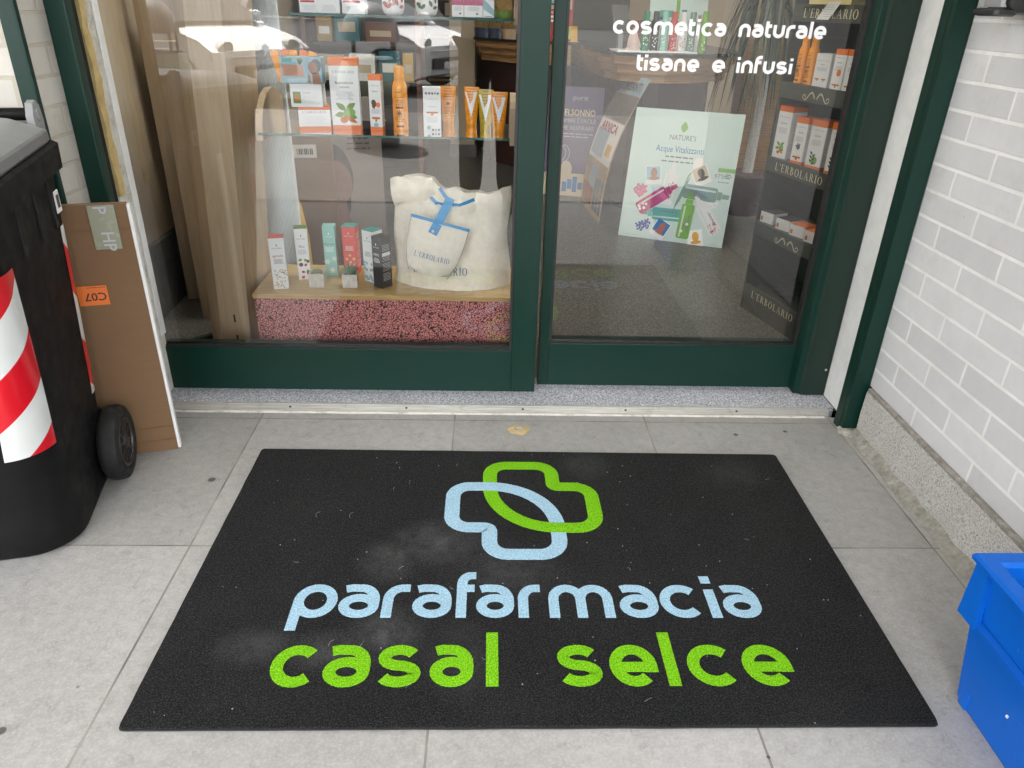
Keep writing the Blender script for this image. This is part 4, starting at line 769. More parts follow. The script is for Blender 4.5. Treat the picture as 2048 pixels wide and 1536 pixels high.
def fold_pic(t, w, h, F):
    m = MB(); m.add([(-w/2, .22*h, .0002), (w/2, .04*h, .0002), (w/2, .2*h, .0002), (-w/2, .5*h, .0002)], [(0, 1, 2, 3)], F); m.build('pale_print', 'photo_blue', t); m = MB(); m.add([(-w/2, .51*h, .0002), (w/2, .40*h, .0002), (w/2, h, .0002), (-w/2, h, .0002)], [(0, 1, 2, 3)], F); m.build('rosy_print', 'petal', t)
carton('pale rosy packet right of the pink banded boxes on upper shelf', (.0762, .366, UZ), 0, .032, .02, .10, pic=fold_pic, txt=(.02, .03), stripes=False)
hb = thing('herb_bag', 'green bag of herbs leaning by the wooden end of upper shelf', 'bag', (.135, .44, UZ))
MB().loft([[(x*s_, y*s_*.6, z) for x, y in ARC(0, 0, .03, .03, 0, 345, 12)] for s_, z in ((.8, 0), (1.05, .03), (.95, .07), (.5, .10))]).build('bag', 'leaf_green', hb, True); MB().box(-.026, .026, -.0205, -.0195, .02, .05, b=.0).build('label', 'herbs', hb)

# items on the platform
PZ = .3151
def leaflogo(t, w, h, F, mat='bottle_green', y=.83, inkc='ink_grey', sub=True):
    m = MB(); leafshape(m, 0, y*h, .055*h, .028*h, 1.57, F, .0002); m.build('leaf_mark', mat, t)
    m = MB(); sans(m, "NATURE'S", 0, (y-.045)*h, .034*h, F, wid=.66*w); m.build('maker_name', inkc, t)
def scatter(cols, n, y0, y1, size=.1, shape='leaf'):
    def f(t, w, h, F):
        for k_, mt_ in enumerate(cols):
            m = MB()
            for i in range(n):
                x, y = rnd.uniform(-.42, .42)*w, rnd.uniform(y0, y1)*h
                if shape == 'leaf': leafshape(m, x, y, size*w*1.2, size*w*.8, rnd.uniform(0, 6.3), F, .0002+.00004*k_+.000004*i)
                else: disc(m, x, y, size*w, size*w, F, .0002+.00004*k_+.000004*i, 8)
            m.build('printed_pattern', mt_, t)
    return f
def nat(label, loc, rz, w, d, h, body, lid, word, pic, ink='ink_grey', inkw=None, leaf='bottle_green', lidh=.012):
    def p(t, w_, h_, F):
        leaflogo(t, w_, h_, F, leaf, inkc=inkw or ink)
        if pic: pic(t, w_, h_, F)
    return carton(label, loc, rz, w, d, h, body=body, lid=lid, lidh=lidh, group='scented product boxes on the platform', title=[(word, .63, .072, 's')] if word else None, ink=ink, txt=(.50, .585), pic=p, small=inkw or 'ink_pale')
nat('white box patterned with small coloured leaves, left end of the platform', (-.596, .292, PZ), R(14), .047, .045, .171, 'card_white', 'card_red', 'agrumi', scatter(('leaf_green', 'sun_flower', 'leaf_dark', 'fruit'), 14, .03, .40, .085), 'ink_red', 'ink_grey')
def figs(t, w, h, F):
    m = MB()
    for x, y, r_ in ((-.2, .30, .17), (.36, .36, .13)): disc(m, x*w, y*h, r_*w, r_*w, F, .0004)
    m.build('fig_print', 'fig', t); m = MB()
    for x, y, a in ((.05, .27, .7), (-.22, .17, -.4), (.2, .10, .9), (-.25, .03, .6)): leafshape(m, x*w, y*h, .32*w, .24*w, a, F, .0003)
    m.build('slice_print', 'fig_red', t); m = MB()
    for x, y, a in ((-.4, .38, .3), (.05, .40, -.5), (.3, .12, 1.6)): leafshape(m, x*w, y*h, .36*w, .26*w, a, F, .0002)
    m.build('leaf_print', 'leaf_green', t)
nat('white box with purple fig print on the platform', (-.538, .389, PZ), R(12), .041, .042, .176, 'card_white', 'leaf_green', 'fico', figs)
def blooms(t, w, h, F):
    m = MB()
    for x, y, r_ in ((-.3, .30, .30), (.32, .36, .26), (.1, .13, .32)):
        for q in range(6): leafshape(m, x*w, y*h, r_*w, .2*r_*w*1.8, q*1.047, F, .0002+.00002*q)
    m.build('flower_print', 'petal', t)
nat('mint green box with white flowers on the platform', (-.455, .430, PZ), R(4), .040, .042, .173, 'card_mint', 'card_mint', 'Narciso', blooms, 'ink_teal', 'ink_white', 'ink_white')
def goldflowers(t, w, h, F):
    m = MB()
    for x, y in ((-.25, .32), (.0, .40), (.28, .33), (.02, .26), (-.1, .2), (.3, .2)):
        for q in range(4): leafshape(m, x*w, y*h, .14*w, .09*w, q*1.571, F, .0002+.00002*q)
    m.build('flower_print', 'card_yellow', t)
nat('red box with green top and gold flowers behind the right pot', (-.396, .458, PZ), R(-8), .046, .045, .168, 'card_red', 'card_teal', None, goldflowers, 'ink_white', 'ink_white', 'ink_white')
nat('white box with green top and pale blue print behind the black box', (-.318, .394, PZ), R(-36), .047, .047, .176, 'card_white', 'card_teal', None, scatter(('photo_blue',), 16, .04, .42, .12, 'disc'), 'ink_teal', 'ink_teal')
bkx = nat('black box turned cornerwise beside the canvas bag', (-.279, .338, PZ), R(-38), .040, .046, .171, 'card_black', 'brown_card', 'PEPE', None, 'ink_white', 'ink_white', 'ink_white')
S_ = Matrix.Translation((.0407, .023, 0)) @ Matrix.Rotation(R(90), 4, 'Z') @ STAND
m = MB(); m.add([(-.018, .108, 0), (.018, .108, 0), (.018, .119, 0), (-.018, .119, 0)], [(0, 1, 2, 3)], S_); m.build('white_stripe', 'card_white', bkx)
def pot(label, x, y, s, kind):
    t = thing('succulent_pot', label, 'potted plant', (x, y, PZ), R(3), 'small succulents in square stone pots')
    w = .024*s
    MB().loft([sq(-w*.92, w*.92, -w*.92, w*.92, 0), sq(-w, w, -w, w, .004), sq(-w, w, -w, w, .046*s), sq(-w*.78, w*.78, -w*.78, w*.78, .046*s), sq(-w*.78, w*.78, -w*.78, w*.78, .040*s)], None, True, True, False).build('pot', 'stone_pot', t)
    MB().box(-w*.78, w*.78, -w*.78, w*.78, .036*s, .041*s).build('soil', 'soil', t)
    m = MB()
    if kind == 0:
        for k_ in range(42):
            a = k_*2.4; e = R(12+72*(k_/42)); l = .021*(1.05-.5*k_/42); d = Vector((math.cos(a)*math.cos(e), math.sin(a)*math.cos(e), math.sin(e)))
            p0 = Vector((0, 0, .041*s)); m.tube([p0, p0+d*l*.5, p0+d*l*.85, p0+d*l], [.0016, .0034, .0026, .0004], 6)
        m.build('rosette', 'succulent_pale', t, True)
    else:
        for k_ in range(16):
            a = k_*2.4; e = R(38+45*(k_/16)); l = .036*(.8+.2*rnd.random()); d = Vector((math.cos(a)*math.cos(e), math.sin(a)*math.cos(e), math.sin(e)))
            p0 = Vector((math.cos(a)*.005, math.sin(a)*.005, .040*s)); m.tube([p0, p0+d*l*.4, p0+d*l*.75+Vector((0, 0, .002)), p0+d*l+Vector((0, 0, .004))], [.0042, .0044, .0028, .0004], 6)
        m.build('leaves', 'succulent', t, True)
pot('pale rosette succulent in a square stone pot before the fig printed box', -.463, .338, 1.03, 0); pot('pointed dark green succulent in a square stone pot before the red box', -.355, .338, 1.0, 1)

# canvas bag and pouch
cv = thing('canvas_bag', 'big cream canvas tote bag with blue trim on the platform', 'bag', (-.022, .395, PZ), R(-5))
NX, NZ = 40, 30
def topz(u):      # slumped upper outline of the bag, u -1..1
    pts = [(-1, .318), (-.93, .338), (-.75, .350), (-.54, .354), (-.32, .348), (-.15, .320), (-.08, .313), (.05, .318), (.29, .307), (.42, .310), (.62, .304), (.75, .309), (.9, .325), (1, .332)]
    for (a, b_), (c_, d_) in zip(pts, pts[1:]):
        if u <= c_: q = (u-a)/(c_-a); q = q*q*(3-2*q); return b_+(d_-b_)*q
    return pts[-1][1]
def bag_y(u, v, side):
    puff = (1-abs(u)**2.6)*(.062*(1-v)**.7+.020)+.004*(1-v)
    wr = .008*noise.noise((u*2.6+side*7, v*3.0, 2))+.0055*noise.noise((u*7+v*6, v*7+side*3, 5))
    # creases that run from the strap towards both top corners, and slack folds near the base corners
    for a, b_, dx, dy, w_, h_ in ((-.05, .80, -.95, .30, .045, .007), (-.05, .74, -.9, -.10, .05, .006), (.0, .78, .95, .25, .05, .007), (.0, .70, .9, -.22, .05, .005), (.9, .35, -.3, .5, .06, .008), (.75, .12, .5, .28, .05, .006), (-.9, .6, .4, -.9, .06, .006)):
        t = (u-a)*dx+(v-b_)*dy; l2 = dx*dx+dy*dy; t = max(0, min(1, t/l2)); d2 = (u-a-dx*t)**2+(v-b_-dy*t)**2
        wr += h_*math.exp(-d2/(w_*w_))*(.35+.65*math.sin(math.pi*min(1, t+.15)))*side
    pinch = math.exp(-((u+.02)/.13)**2-((v-.84)/.16)**2)*.030
    return side*(puff-pinch)+wr*(1-abs(u)**6)
def bag_front(x, z):
    u = max(-1, min(1, x/.193)); v = max(0, min(1, z/topz(u))); return bag_y(u, v, -1)
def bpt(h, v, o=.0025):       # a point on the cloth of the bag front
    x, z = (h/5.69-18)*.001586-.196, .352-(v-150)*.0002777; return (x, bag_front(x, z)-o, z)
def sheet(side):
    vs = []
    for j in range(NZ+1):
        v = j/NZ
        for i in range(NX+1):
            u = -1+2*i/NX; hw = .196-.006*math.sin(v*3)-.004*v
            z = v*topz(u); x = u*hw+(.004*math.sin(v*9) if abs(u) > .9 else 0)
            y = bag_y(u, v, side)
            vs.append((x, y, z))
    return vs
fr, bk = sheet(-1), sheet(1); fs = []
n1 = NX+1
for j in range(NZ):
    for i in range(NX): a = j*n1+i; fs.append((a, a+1, a+1+n1, a+n1))
m = MB(); m.add(fr, fs); o_ = len(fr); m.add(bk, fs)
for j in range(NZ):
    for i in (0, NX): a = j*n1+i; m.f.append((a, a+n1, a+n1+o_, a+o_))
m.f += [(i, i+1, i+1+o_, i+o_) for i in range(NX)]
bgm = m.build('body', 'canvas', cv, True, ang=80)
fl = MB(); rows = []
for j in range(8):
    t = j/7; rows.append([(-.19+.135*s_/10+.01*t, -.030-.02*math.sin(t*3.1)-.01*math.sin(s_*.9), .345+.010*math.sin(s_*.8)-.085*t*(1-.35*s_/10)) for s_ in range(11)])
fl.loft(rows, None, False, False, False); o2 = fl.build('folded_flap', 'canvas', cv, True, ang=80)
def strip(pts, w, nrm=Vector((0, -1, 0)), th=.0018):
    m = MB(); pts = [Vector(p) for p in pts]; rings = []
    for i, p in enumerate(pts):
        t = (pts[min(i+1, len(pts)-1)]-pts[max(0, i-1)]).normalized(); s_ = t.cross(nrm).normalized(); n_2 = s_.cross(t).normalized()
        rings.append([p+s_*w/2, p+s_*w/2+n_2*th, p-s_*w/2+n_2*th, p-s_*w/2])
    m.loft(rings); return m
strip([bpt(*q) for q in ((255, 325), (320, 345), (390, 360), (425, 320), (470, 290), (530, 300), (590, 360), (650, 420), (720, 450), (780, 455))], .011).build('blue_trim', 'blue_strap', cv, True)
strip([bpt(*q) for q in ((790, 460), (850, 455), (920, 440), (1000, 412), (1085, 375))], .010).build('blue_trim', 'blue_strap', cv, True)
strip([bpt(685, 262, .004), bpt(715, 310, .005), bpt(745, 360, .008), bpt(775, 400, .010)], .011).build('blue_trim', 'blue_strap', cv, True)
sp_ = [bpt(800, 385, .010), bpt(775, 450, .014), bpt(740, 520, .020)]; y_ = sp_[-1][1]
strip([Vector(p) for p in sp_]+[Vector(bpt(700, 600))*Vector((1, 0, 1)) + Vector((0, min(-.1285, y_-.012), 0)) if False else Vector((bpt(700, 600)[0], min(-.128, y_-.010), bpt(700, 600)[2])), Vector((bpt(655, 690)[0], min(-.135, y_-.014), bpt(655, 690)[2]))], .029, th=.003).build('strap', 'blue_strap', cv, True)
MB().lathe([(.0048, 0), (.0048, .0018), (.002, .0026)], 14, Tm((bpt(662, 660)[0], min(-.139, y_-.018), bpt(662, 660)[2]), rx=R(90))).build('snap_button', 'metal', cv)
m = MB(); serif_word(m, "L'ERBOLARIO", -.030, .050, .0255, Matrix.Translation((0, -.0915, 0)) @ STAND, wid=.180); m.v = [(x, bag_front(x, z)-.0022, z) for x, y, z in m.v]; m.build('lettering', 'ink_blue', cv)
pu = thing('canvas_pouch', 'small cream zip pouch hanging on the front of canvas bag', 'pouch', (-.069, .272, .480), 0)
TP = Matrix.Rotation(R(14.5), 4, 'Y') @ Matrix.Rotation(R(-9), 4, 'X')
def pouch_row(v, n=22):
    hw = .093-.026*(1-v)**3-.004*(1-v); out = []
    th = .004+.020*math.sin(min(1, (1-v)*1.5)*math.pi/2)
    for side in (-1, 1):
        for i in range(n+1):
            u = (-1+2*i/n)*(1 if side < 0 else -1); y = side*th*(1-abs(u)**3)+.002*noise.noise((u*4, v*5, side*3))+.0015*math.sin(u*9+v*6)
            out.append((u*hw, y, -.096+.168*v+(.012*abs(u)**2 if v < .02 else 0)))
    return out
m = MB(); m.loft([pouch_row(v/12) for v in range(13)], TP); m.build('body', 'canvas', pu, True, ang=70)
for s_ in (-1, 1): MB().tube([TP @ Vector((s_*(.0925-.026*(1-v)**3-.004*(1-v)), -.001, -.096+.168*v)) for v in [q/10 for q in range(11)]], .0016, 6).build('seam', 'canvas_seam_shade', pu, True)  # seam edging with the pouch's edge shading put into its dark colour
MB().tube([TP @ Vector((.063*u, -.020*(1-abs(u)**3), -.094+.008*u*u)) for u in [-1+q/6 for q in range(13)]], .0013, 6).build('seam', 'canvas_seam_shade', pu, True)  # bottom seam, darkened likewise to draw the shaded edge
strip([TP @ Vector((x, -.0065-.002*math.sin(i), .0715)) for i, x in enumerate((-.094, -.06, -.03, 0, .03, .06, .094))], .0095).build('zip', 'blue_strap', pu, True)
m = MB(); serif_word(m, "L'ERBOLARIO", 0, -.046, .0165, TP @ Matrix.Translation((.0, -.0272, 0)) @ STAND, wid=.112); m.v = [(x, y+.006*abs((x)/.06)**2, z) for x, y, z in m.v]; m.build('lettering', 'ink_blue', pu)

# fluted panel and dim advertisement behind the display
fp_ = thing('fluted_panel', 'tall narrow pale fluted panel behind the left display', 'panel', (-.69, .615, .02))
m = MB(); n_ = 24; rows = []
for z in (0, 1.6):
    r_ = []
    for i in range(n_*6+1):
        x = .118*i/(n_*6); r_.append((x, -.0035*abs(math.sin(math.pi*i/6)), z))
    rows.append(r_+[(.118, .012, z), (0, .012, z)])
m.loft(rows); m.build('sheet', 'fluted', fp_)
la_ = thing('standing_sign', 'dim brown standing sign lettered LONG LASTING with a printed face', 'sign', (-.62, 1.02, .02), R(14))
MB().box(-.02, .30, 0, .012, 0, .80, T=Tm(rx=R(-6)), b=.002).build('board', 'poster_grey', la_)
FL = Tm(rx=R(-6)) @ Matrix.Translation((.14, -.002, 0)) @ STAND
m = MB(); sans(m, 'LONG LASTING', 0, .665, .045, FL, bold=.006, wid=.25); lines(m, -.0, .13, (.64, .62, .60), .006, FL); m.build('lettering', 'ink', la_)
m = MB(); disc(m, -.04, .50, .075, .125, FL, .0006, 24, .1); disc(m, -.03, .40, .05, .10, FL, .0006, 18); m.build('hair_print', 'hair', la_)
m = MB(); disc(m, -.025, .475, .055, .085, FL, .0012, 24, .15); m.add([(-.05, .42, .0012), (.0, .40, .0012), (.05, .1, .0012), (-.11, .1, .0012)], [(0, 1, 2, 3)], FL); m.build('face_print', 'brown_pack', la_)

# ---- plywood stand, boxes and cable at the left
ws = thing('plywood_stand', 'pale plywood display stand leaning behind the left door', 'display stand')
def quadslab(b0, b1, t0, t1, th, mat, nm, par):
    b0, b1, t0, t1 = map(Vector, (b0, b1, t0, t1)); nrm = (b1-b0).cross(t0-b0).normalized(); o_ = -nrm*th if nrm.y < 0 else nrm*th
    q = [b0, b1, t1, t0]; return MB().add(q+[p+o_ for p in q], [(0, 1, 2, 3), (7, 6, 5, 4), (0, 4, 5, 1), (1, 5, 6, 2), (2, 6, 7, 3), (3, 7, 4, 0)]).build(nm, mat, par)
quadslab((-.812, .335, .021), (-.716, .335, .021), (-.744, .335, 1.45), (-.640, .335, 1.45), .018, 'ply', 'front_board', ws)
quadslab((-.93, .56, .021), (-.815, .36, .021), (-.86, .56, 1.45), (-.746, .36, 1.45), .012, 'ply', 'side_board', ws)
quadslab((-.716, .34, .021), (-.675, .50, .021), (-.640, .34, 1.45), (-.60, .50, 1.45), .012, 'ply', 'inner_board', ws)
for z in (.18, .105): MB().box(-.757, -.751, .3335, .3345, z, z+.028).build('slot', 'ink', ws)
for i, (x, y, w, d, h, lab) in enumerate(((-1.03, .75, .16, .25, .50, 'shorter pale wooden panel standing behind the plywood stand'), (-1.16, .95, .2, .3, .72, 'taller pale wooden panel in the corner behind the plywood stand'))):
    b_ = thing('wood_panel', lab, 'panel', (x, y, .0205), R(10*i)); MB().box(0, w, 0, .03, 0, h+.5, b=.002).build('board', 'ply', b_); MB().box(w*.1, w*.22, .031, d, 0, h+.3, b=.002).build('brace', 'ply', b_)
qb = thing('storage_box', 'low brown box with white barcode sticker right of the plywood stand', 'cardboard box', (-.70, 1.0, .0205), R(8)); MB().box(0, .18, 0, .2, 0, .70, b=.003).build('carton', 'cardboard', qb); MB().box(.03, .12, -.001, 0, .58, .63).build('sticker', 'paper', qb)
m = MB()
for i in range(9): m.box(.045+i*.007, .048+i*.007+(.002 if i % 3 else 0), -.0016, -.0011, .592, .615)
m.build('barcode', 'ink', qb)
yb = thing('yellow_bag', 'yellow plastic bag on the floor right of the plywood stand', 'bag', (-.66, .86, .0205)); MB().loft([[(math.cos(a)*.055*s_, math.sin(a)*.05*s_, z) for a in [2*math.pi*i/14 for i in range(14)]] for s_, z in ((.9, 0), (1.1, .1), (1, .3), (.7, .42), (.2, .5))]).build('bag', 'yellow_pack', yb, True)
cd = thing('power_cable', 'black power cable with switch running from the left wall', 'cable')
MB().tube([(-1.05, .33, 1.5), (-1.05, .34, 1.1), (-1.05, .345, .80)], .0022, 6).build('hanging_cord', 'cabling', cd)
MB().loft([[(-1.05+s_*.013*math.cos(a), .345+s_*.006*math.sin(a), z) for a in [2*math.pi*i/12 for i in range(12)]] for s_, z in ((.3, .81), (1, .80), (.8, .75), (1, .70), (.9, .69))]).build('plug', 'cabling', cd, True)
MB().tube([(-1.02, .42, .024), (-.96, .52, .024), (-.90, .60, .026), (-.87, .66, .05), (-.89, .69, .12), (-.86, .70, .2), (-.9, .72, .3)], .004, 8).build('floor_cord', 'cabling', cd, True)
MB().box(-.05, .05, -.012, .012, 0, .018, T=Tm((-.945, .545, .0215), rz=R(48)), b=.005).build('switch', 'cabling', cd)

# ================================================================== SHOP INTERIOR SEEN THROUGH THE RIGHT DOOR
# ---- dark grey display cabinet with cream lettering
CF = Vector((1.195, .955, .02)); CD = math.atan2(-.968, .25)          # its face runs towards the glass
cab = thing('display_cabinet', 'dark grey green open display cabinet lettered in cream inside the right door', 'cabinet', CF, CD)
# local: x along the face, y into the cabinet (towards +y), z up
CW, CDp = .43, .26
MB().box(0, CW, CDp-.012, CDp, 0, 1.6).build('back_panel', 'cabinet_back', cab)
MB().box(-.012, -.0005, .002, CDp, 0, 1.6, b=.001).build('side_panel', 'cabinet', cab); MB().box(CW+.0005, CW+.012, .002, CDp, 0, 1.6, b=.001).build('side_panel', 'cabinet', cab)
MB().box(0, CW, .004, .012, 0, .0545, b=.001).build('kick_board', 'cabinet', cab)
BT = [.112, .380, .637, .909, 1.167]
for i, z in enumerate(BT):
    MB().box(.0005, CW-.0005, .013, CDp-.0125, z-.012, z-.002).build('shelf', 'cabinet_back', cab)
    b_ = MB().box(.0, CW, .0, .0125, z-.055, z, b=.001).build('sign_band', 'cabinet', cab)
    m = MB(); F = Matrix.Translation((0, -.0006, 0)) @ STAND
    if i % 2 == 0: serif_word(m, "L'ERBOLARIO", .20, z-.042, .028, F, wid=.285); m.build('lettering', 'cream_letters', b_)
    else:
        for s_ in (-1, 1):
            for dz in (0, .006):
                put_ribbon(m, [(.215+s_*(.006+.06*t), z-.034+.016*math.sin(t*5.2-.1)*(1-.15*t)-dz*(1-t)) for t in [q/14 for q in range(15)]]+[(.215+s_*(.066+.008*math.cos(a)), z-.038+.008*math.sin(a)) for a in (-.4, .6, 1.7, 2.8, 3.6)], .0022, False, F, .0001*(dz > 0), .0001)
        m.build('ornament', 'cream_letters', b_)
MB().add([(-.0125, -.001, 0), (-.0125, -.001, 1.6), (-.0125, -.045, 1.6), (-.0125, -.045, 0)], [(0, 1, 2, 3)]).build('acrylic_edge', 'plexi', cab)
CM = Matrix.Translation(CF) @ Matrix.Rotation(CD, 4, 'Z')
def incab(s_, d_, lev): p = CM @ Vector((s_, d_, BT[lev]-.0017)); return (p.x, p.y, p.z)
def bandcap(**k): return dict(lid='card_orange', lidh=.13, **k)
AB = R(-66)
def cabbox(label, sf, lev, w, d, h, pic=None, ang=AB, d0=.014, **k):     # sf: where its front left edge meets the band as seen from the door
    return carton(label, incab(sf-1.43*d0, d0, lev), ang, w, d, h, pic=pic, title=k.pop('title', [("L'ERBOLARIO", .78, .022, 'serif'), ('Essenza', .66, .05, 's')]), txt=(.48, .58), group='product boxes in the display cabinet', **k)
small_fruit = lambda t, w, h, F: fruit_pic(t, w, h, F, .2, .8)
def green_pic(t, w, h, F):
    m = MB(); disc(m, .05*w, .17*h, .2*w, .2*w, F, .0003); m.build('green_fruit', 'bottle_green', t); m = MB()
    for q in range(6): leafshape(m, -.1*w, (.08+.04*q)*h, .24*w, .12*w, 2.4 if q % 2 else .7, F, .0004)
    m.build('leaves', 'leaf_dark', t)
def blossom_pic(t, w, h, F):
    m = MB(); disc(m, 0, .36*h, .16*w, .16*w, F, .0003); [leafshape(m, 0, .36*h, .3*w, .12*w, a, F, .0003) for a in (1.0, 1.9, 2.8)]; m.build('flower_print', 'ink_grey', t); bar_pic(t, w, h, F, .12)
cabbox('tallest orange topped white box on the middle cabinet shelf', .018, 2, .072, .074, .190, small_fruit, lid='card_orange', lidh=.11)
cabbox('shorter orange topped white box second on the middle cabinet shelf', .138, 2, .058, .058, .164, blossom_pic, lid='card_orange', lidh=.13, base='card_orange', baseh=.05)
cabbox('orange topped white box with green pepper print on the middle cabinet shelf', .228, 2, .072, .060, .168, green_pic, lid='card_orange', lidh=.14, base='card_orange', baseh=.05)
cabbox('rightmost orange topped white box on the middle cabinet shelf', .340, 2, .060, .055, .172, green_pic, lid='card_orange', lidh=.14, base='card_orange', baseh=.05)
for i, (sf, lab) in enumerate(((.104, 'left one of two orange spray cans on the upper cabinet shelf'), (.158, 'right one of two orange spray cans on the upper cabinet shelf'))): p = incab(sf-.045, .032, 3); spray(lab, p, AB, .86, 'orange spray cans in the cabinet')
cabbox('white box with red marks right of the two orange spray cans', .178, 3, .068, .05, .108, lambda t, w, h, F: (bar_pic(t, w*.45, h, Matrix.Translation((-.22*w, 0, 0)) @ F, .22), bar_pic(t, w*.45, h, Matrix.Translation((.22*w, 0, 0)) @ F, .22)))
def carrot_pic(t, w, h, F):
    m = MB(); disc(m, .1*w, .42*h, .2*w, .09*h, F, .0003); m.build('orange_print', 'card_orange', t); bar_pic(t, w, h, F, .10)
cabbox('white box with orange lid at the right of the upper cabinet shelf', .276, 3, .048, .045, .127, carrot_pic, lid='card_orange', lidh=.14)
cabbox('last orange lidded white box beside the door frame on the upper shelf', .340, 3, .048, .045, .127, carrot_pic, lid='card_orange', lidh=.14)
def tray(label, sf, top):
    return carton(label, incab(sf-1.43*.014, .014, 1), AB, .072, .075, .044, lid=top, lidh=.03, txt=(.2, .6), stripes=False, group='product boxes in the display cabinet', pic=(lambda t_, w, h, F: (lambda m: (disc(m, -.34*w, .35*h, .09*w, .22*h, F, .0003), m.build('small_picture', 'fruit', t_)))(MB())))
tray('flat white box with dark brown lid, left on the low cabinet shelf', .018, 'brown_card'); tray('second flat white box with dark brown lid on the low cabinet shelf', .128, 'brown_card')
tray('flat white box with orange lid right of the brown lidded boxes', .219, 'card_orange'); tray('last flat box with orange lid on the low cabinet shelf by the frame', .310, 'card_orange')
cabbox('pale yellow carton at the very top of the cabinet', .075, 4, .22, .08, .12, None, ang=R(-75), body='card_yellow', title=None)
tgx = thing('price_card', 'white slanted price card hanging over the top cabinet lettering', 'card', incab(.21, -.014, 4), CD)
m = MB(); q = [(-.060, 0, -.045), (.005, 0, -.045), (.055, 0, .01), (-.008, 0, .01)]; m.add(q+[(x, y+.0008, z) for x, y, z in q], [(0, 1, 2, 3), (7, 6, 5, 4), (0, 4, 5, 1), (1, 5, 6, 2), (2, 6, 7, 3), (3, 7, 4, 0)]); m.build('card', 'paper', tgx)
m = MB(); lines(m, -.035, .030, [-.036+.007*i for i in range(6)], .0014, Matrix.Translation((0, -.0006, 0)) @ STAND, frac=(.6, .9)); m.build('print', 'ink_pale', tgx)

# ---- leaning posters
ps = thing('leaning_poster', 'pale mint poster board of spray bottles leaning on the counter', 'poster', (.829, 2.049, .021), R(-23.13))
PT = Tm(rx=R(-14)); PWd, PH = .572, .683
MB().box(0, PWd, 0, .006, 0, PH, T=PT, b=.0008).build('board', 'poster_mint', ps)
PF = PT @ Matrix.Translation((0, -.0004, 0)) @ STAND
def pxy(px, py):      # poster art coordinates: fractions from top left
    return px*PWd, (1-py)*PH
def pd(nm, mt_, fn, z=0.):
    m = MB(); fn(m); m.v = list(m.v); m.build(nm, mt_, ps)
pd('leaf_logo', 'bottle_green', lambda m: leafshape(m, *pxy(.475, .165), .058, .038, 1.57, PF))
pd('maker_name', 'ink_grey', lambda m: sans(m, "NATURE'S", *pxy(.475, .222), .038, PF, wid=.140))
pd('title', 'ink_blue', lambda m: sans(m, 'Acque Vitalizzanti', *pxy(.465, .315), .048, PF, wid=.255))
pd('subtitle', 'ink_grey', lambda m: (lines(m, .29*PWd, .65*PWd, [pxy(0, .355)[1], pxy(0, .39)[1]], .0065, PF, frac=(.6, 1))))
pd('green_tag', 'bottle_green', lambda m: m.add([(*pxy(.845, .43), .0), (*pxy(1., .43), .0), (*pxy(1., .40), .0), (*pxy(.845, .40), 0)], [(0, 1, 2, 3)], PF))
pd('percentage', 'ink_grey', lambda m: (sans(m, '97%', *pxy(.865, .478), .032, PF), lines(m, .905*PWd, .98*PWd, [pxy(0, q)[1] for q in (.45, .463, .476)], .005, PF), lines(m, .84*PWd, .98*PWd, [pxy(0, .508)[1]], .004, PF)))
def bottle_art(nm, mt_, x, y, l, w, rot, z, capm=None):
    l *= 1.08; w *= 1.14
    c_ = Matrix.Translation((*pxy(x, y), z)) @ Matrix.Rotation(rot, 4, 'Z')
    m = MB(); m.add([(a, b_, 0) for a, b_ in rrect(0, -w/2, l*.74, w/2, w*.18)], [tuple(range(24))], PF @ c_); m.build(nm, mt_, ps)
    m = MB(); m.add([(l*.745, -w*.28, 0), (l*.84, -w*.28, 0), (l*.84, w*.28, 0), (l*.745, w*.28, 0)], [(0, 1, 2, 3)], PF @ c_); m.add([(l*.845, -w*.17, 0), (l, -w*.15, 0), (l, w*.15, 0), (l*.845, w*.17, 0)], [(0, 1, 2, 3)], PF @ c_); m.build(nm.replace('bottle', 'cap'), capm or mt_, ps)
    m = MB(); m.add([(l*.03, w*.18, .0002), (l*.70, w*.18, .0002), (l*.70, w*.30, .0002), (l*.03, w*.30, .0002)], [(0, 1, 2, 3)], PF @ c_); m.build('printed_shine', 'poster_mint', ps)
    m = MB(); lines(m, l*.06, l*.66, (-w*.22, -w*.30), w*.05, PF @ c_, .0003, (.5, .8)); m.build('printed_text', 'ink_grey', ps)
    return PF @ c_
c1 = bottle_art('bottle_print', 'bottle_white', .405, .715, .205, .062, R(85), .0004)
c2 = bottle_art('bottle_print', 'bottle_pink', .155, .775, .225, .062, R(37), .0008)
c3 = bottle_art('bottle_print', 'bottle_sage', .56, .595, .225, .066, R(-3), .0006)
c4 = bottle_art('bottle_print', 'bottle_mint', .60, .79, .215, .058, R(181), .0005)
c5 = bottle_art('bottle_print', 'bottle_green', .615, .965, .185*1.25, .062, R(87), .0009)
c6 = bottle_art('bottle_print', 'bottle_white', .925, .895, .215, .060, R(127), .0007)
m = MB(); sans(m, 'iMIRTO', .075, -.012, .034, c3 @ Matrix.Translation((0, 0, .0004)), wid=.085); sans(m, 'TULIPANO', .07, -.010, .026, c1 @ Matrix.Translation((0, 0, .0004)), wid=.085); sans(m, 'fico', .085, -.010, .030, c5 @ Matrix.Translation((0, 0, .0004)) ); m.build('bottle_names', 'ink_grey', ps)
m = MB(); [disc(m, rnd.uniform(.006, .06), rnd.uniform(-.024, .024), .0028, .0028, c6, .0004, 6) for i in range(42)]; m.build('red_dots', 'ink_red', ps)
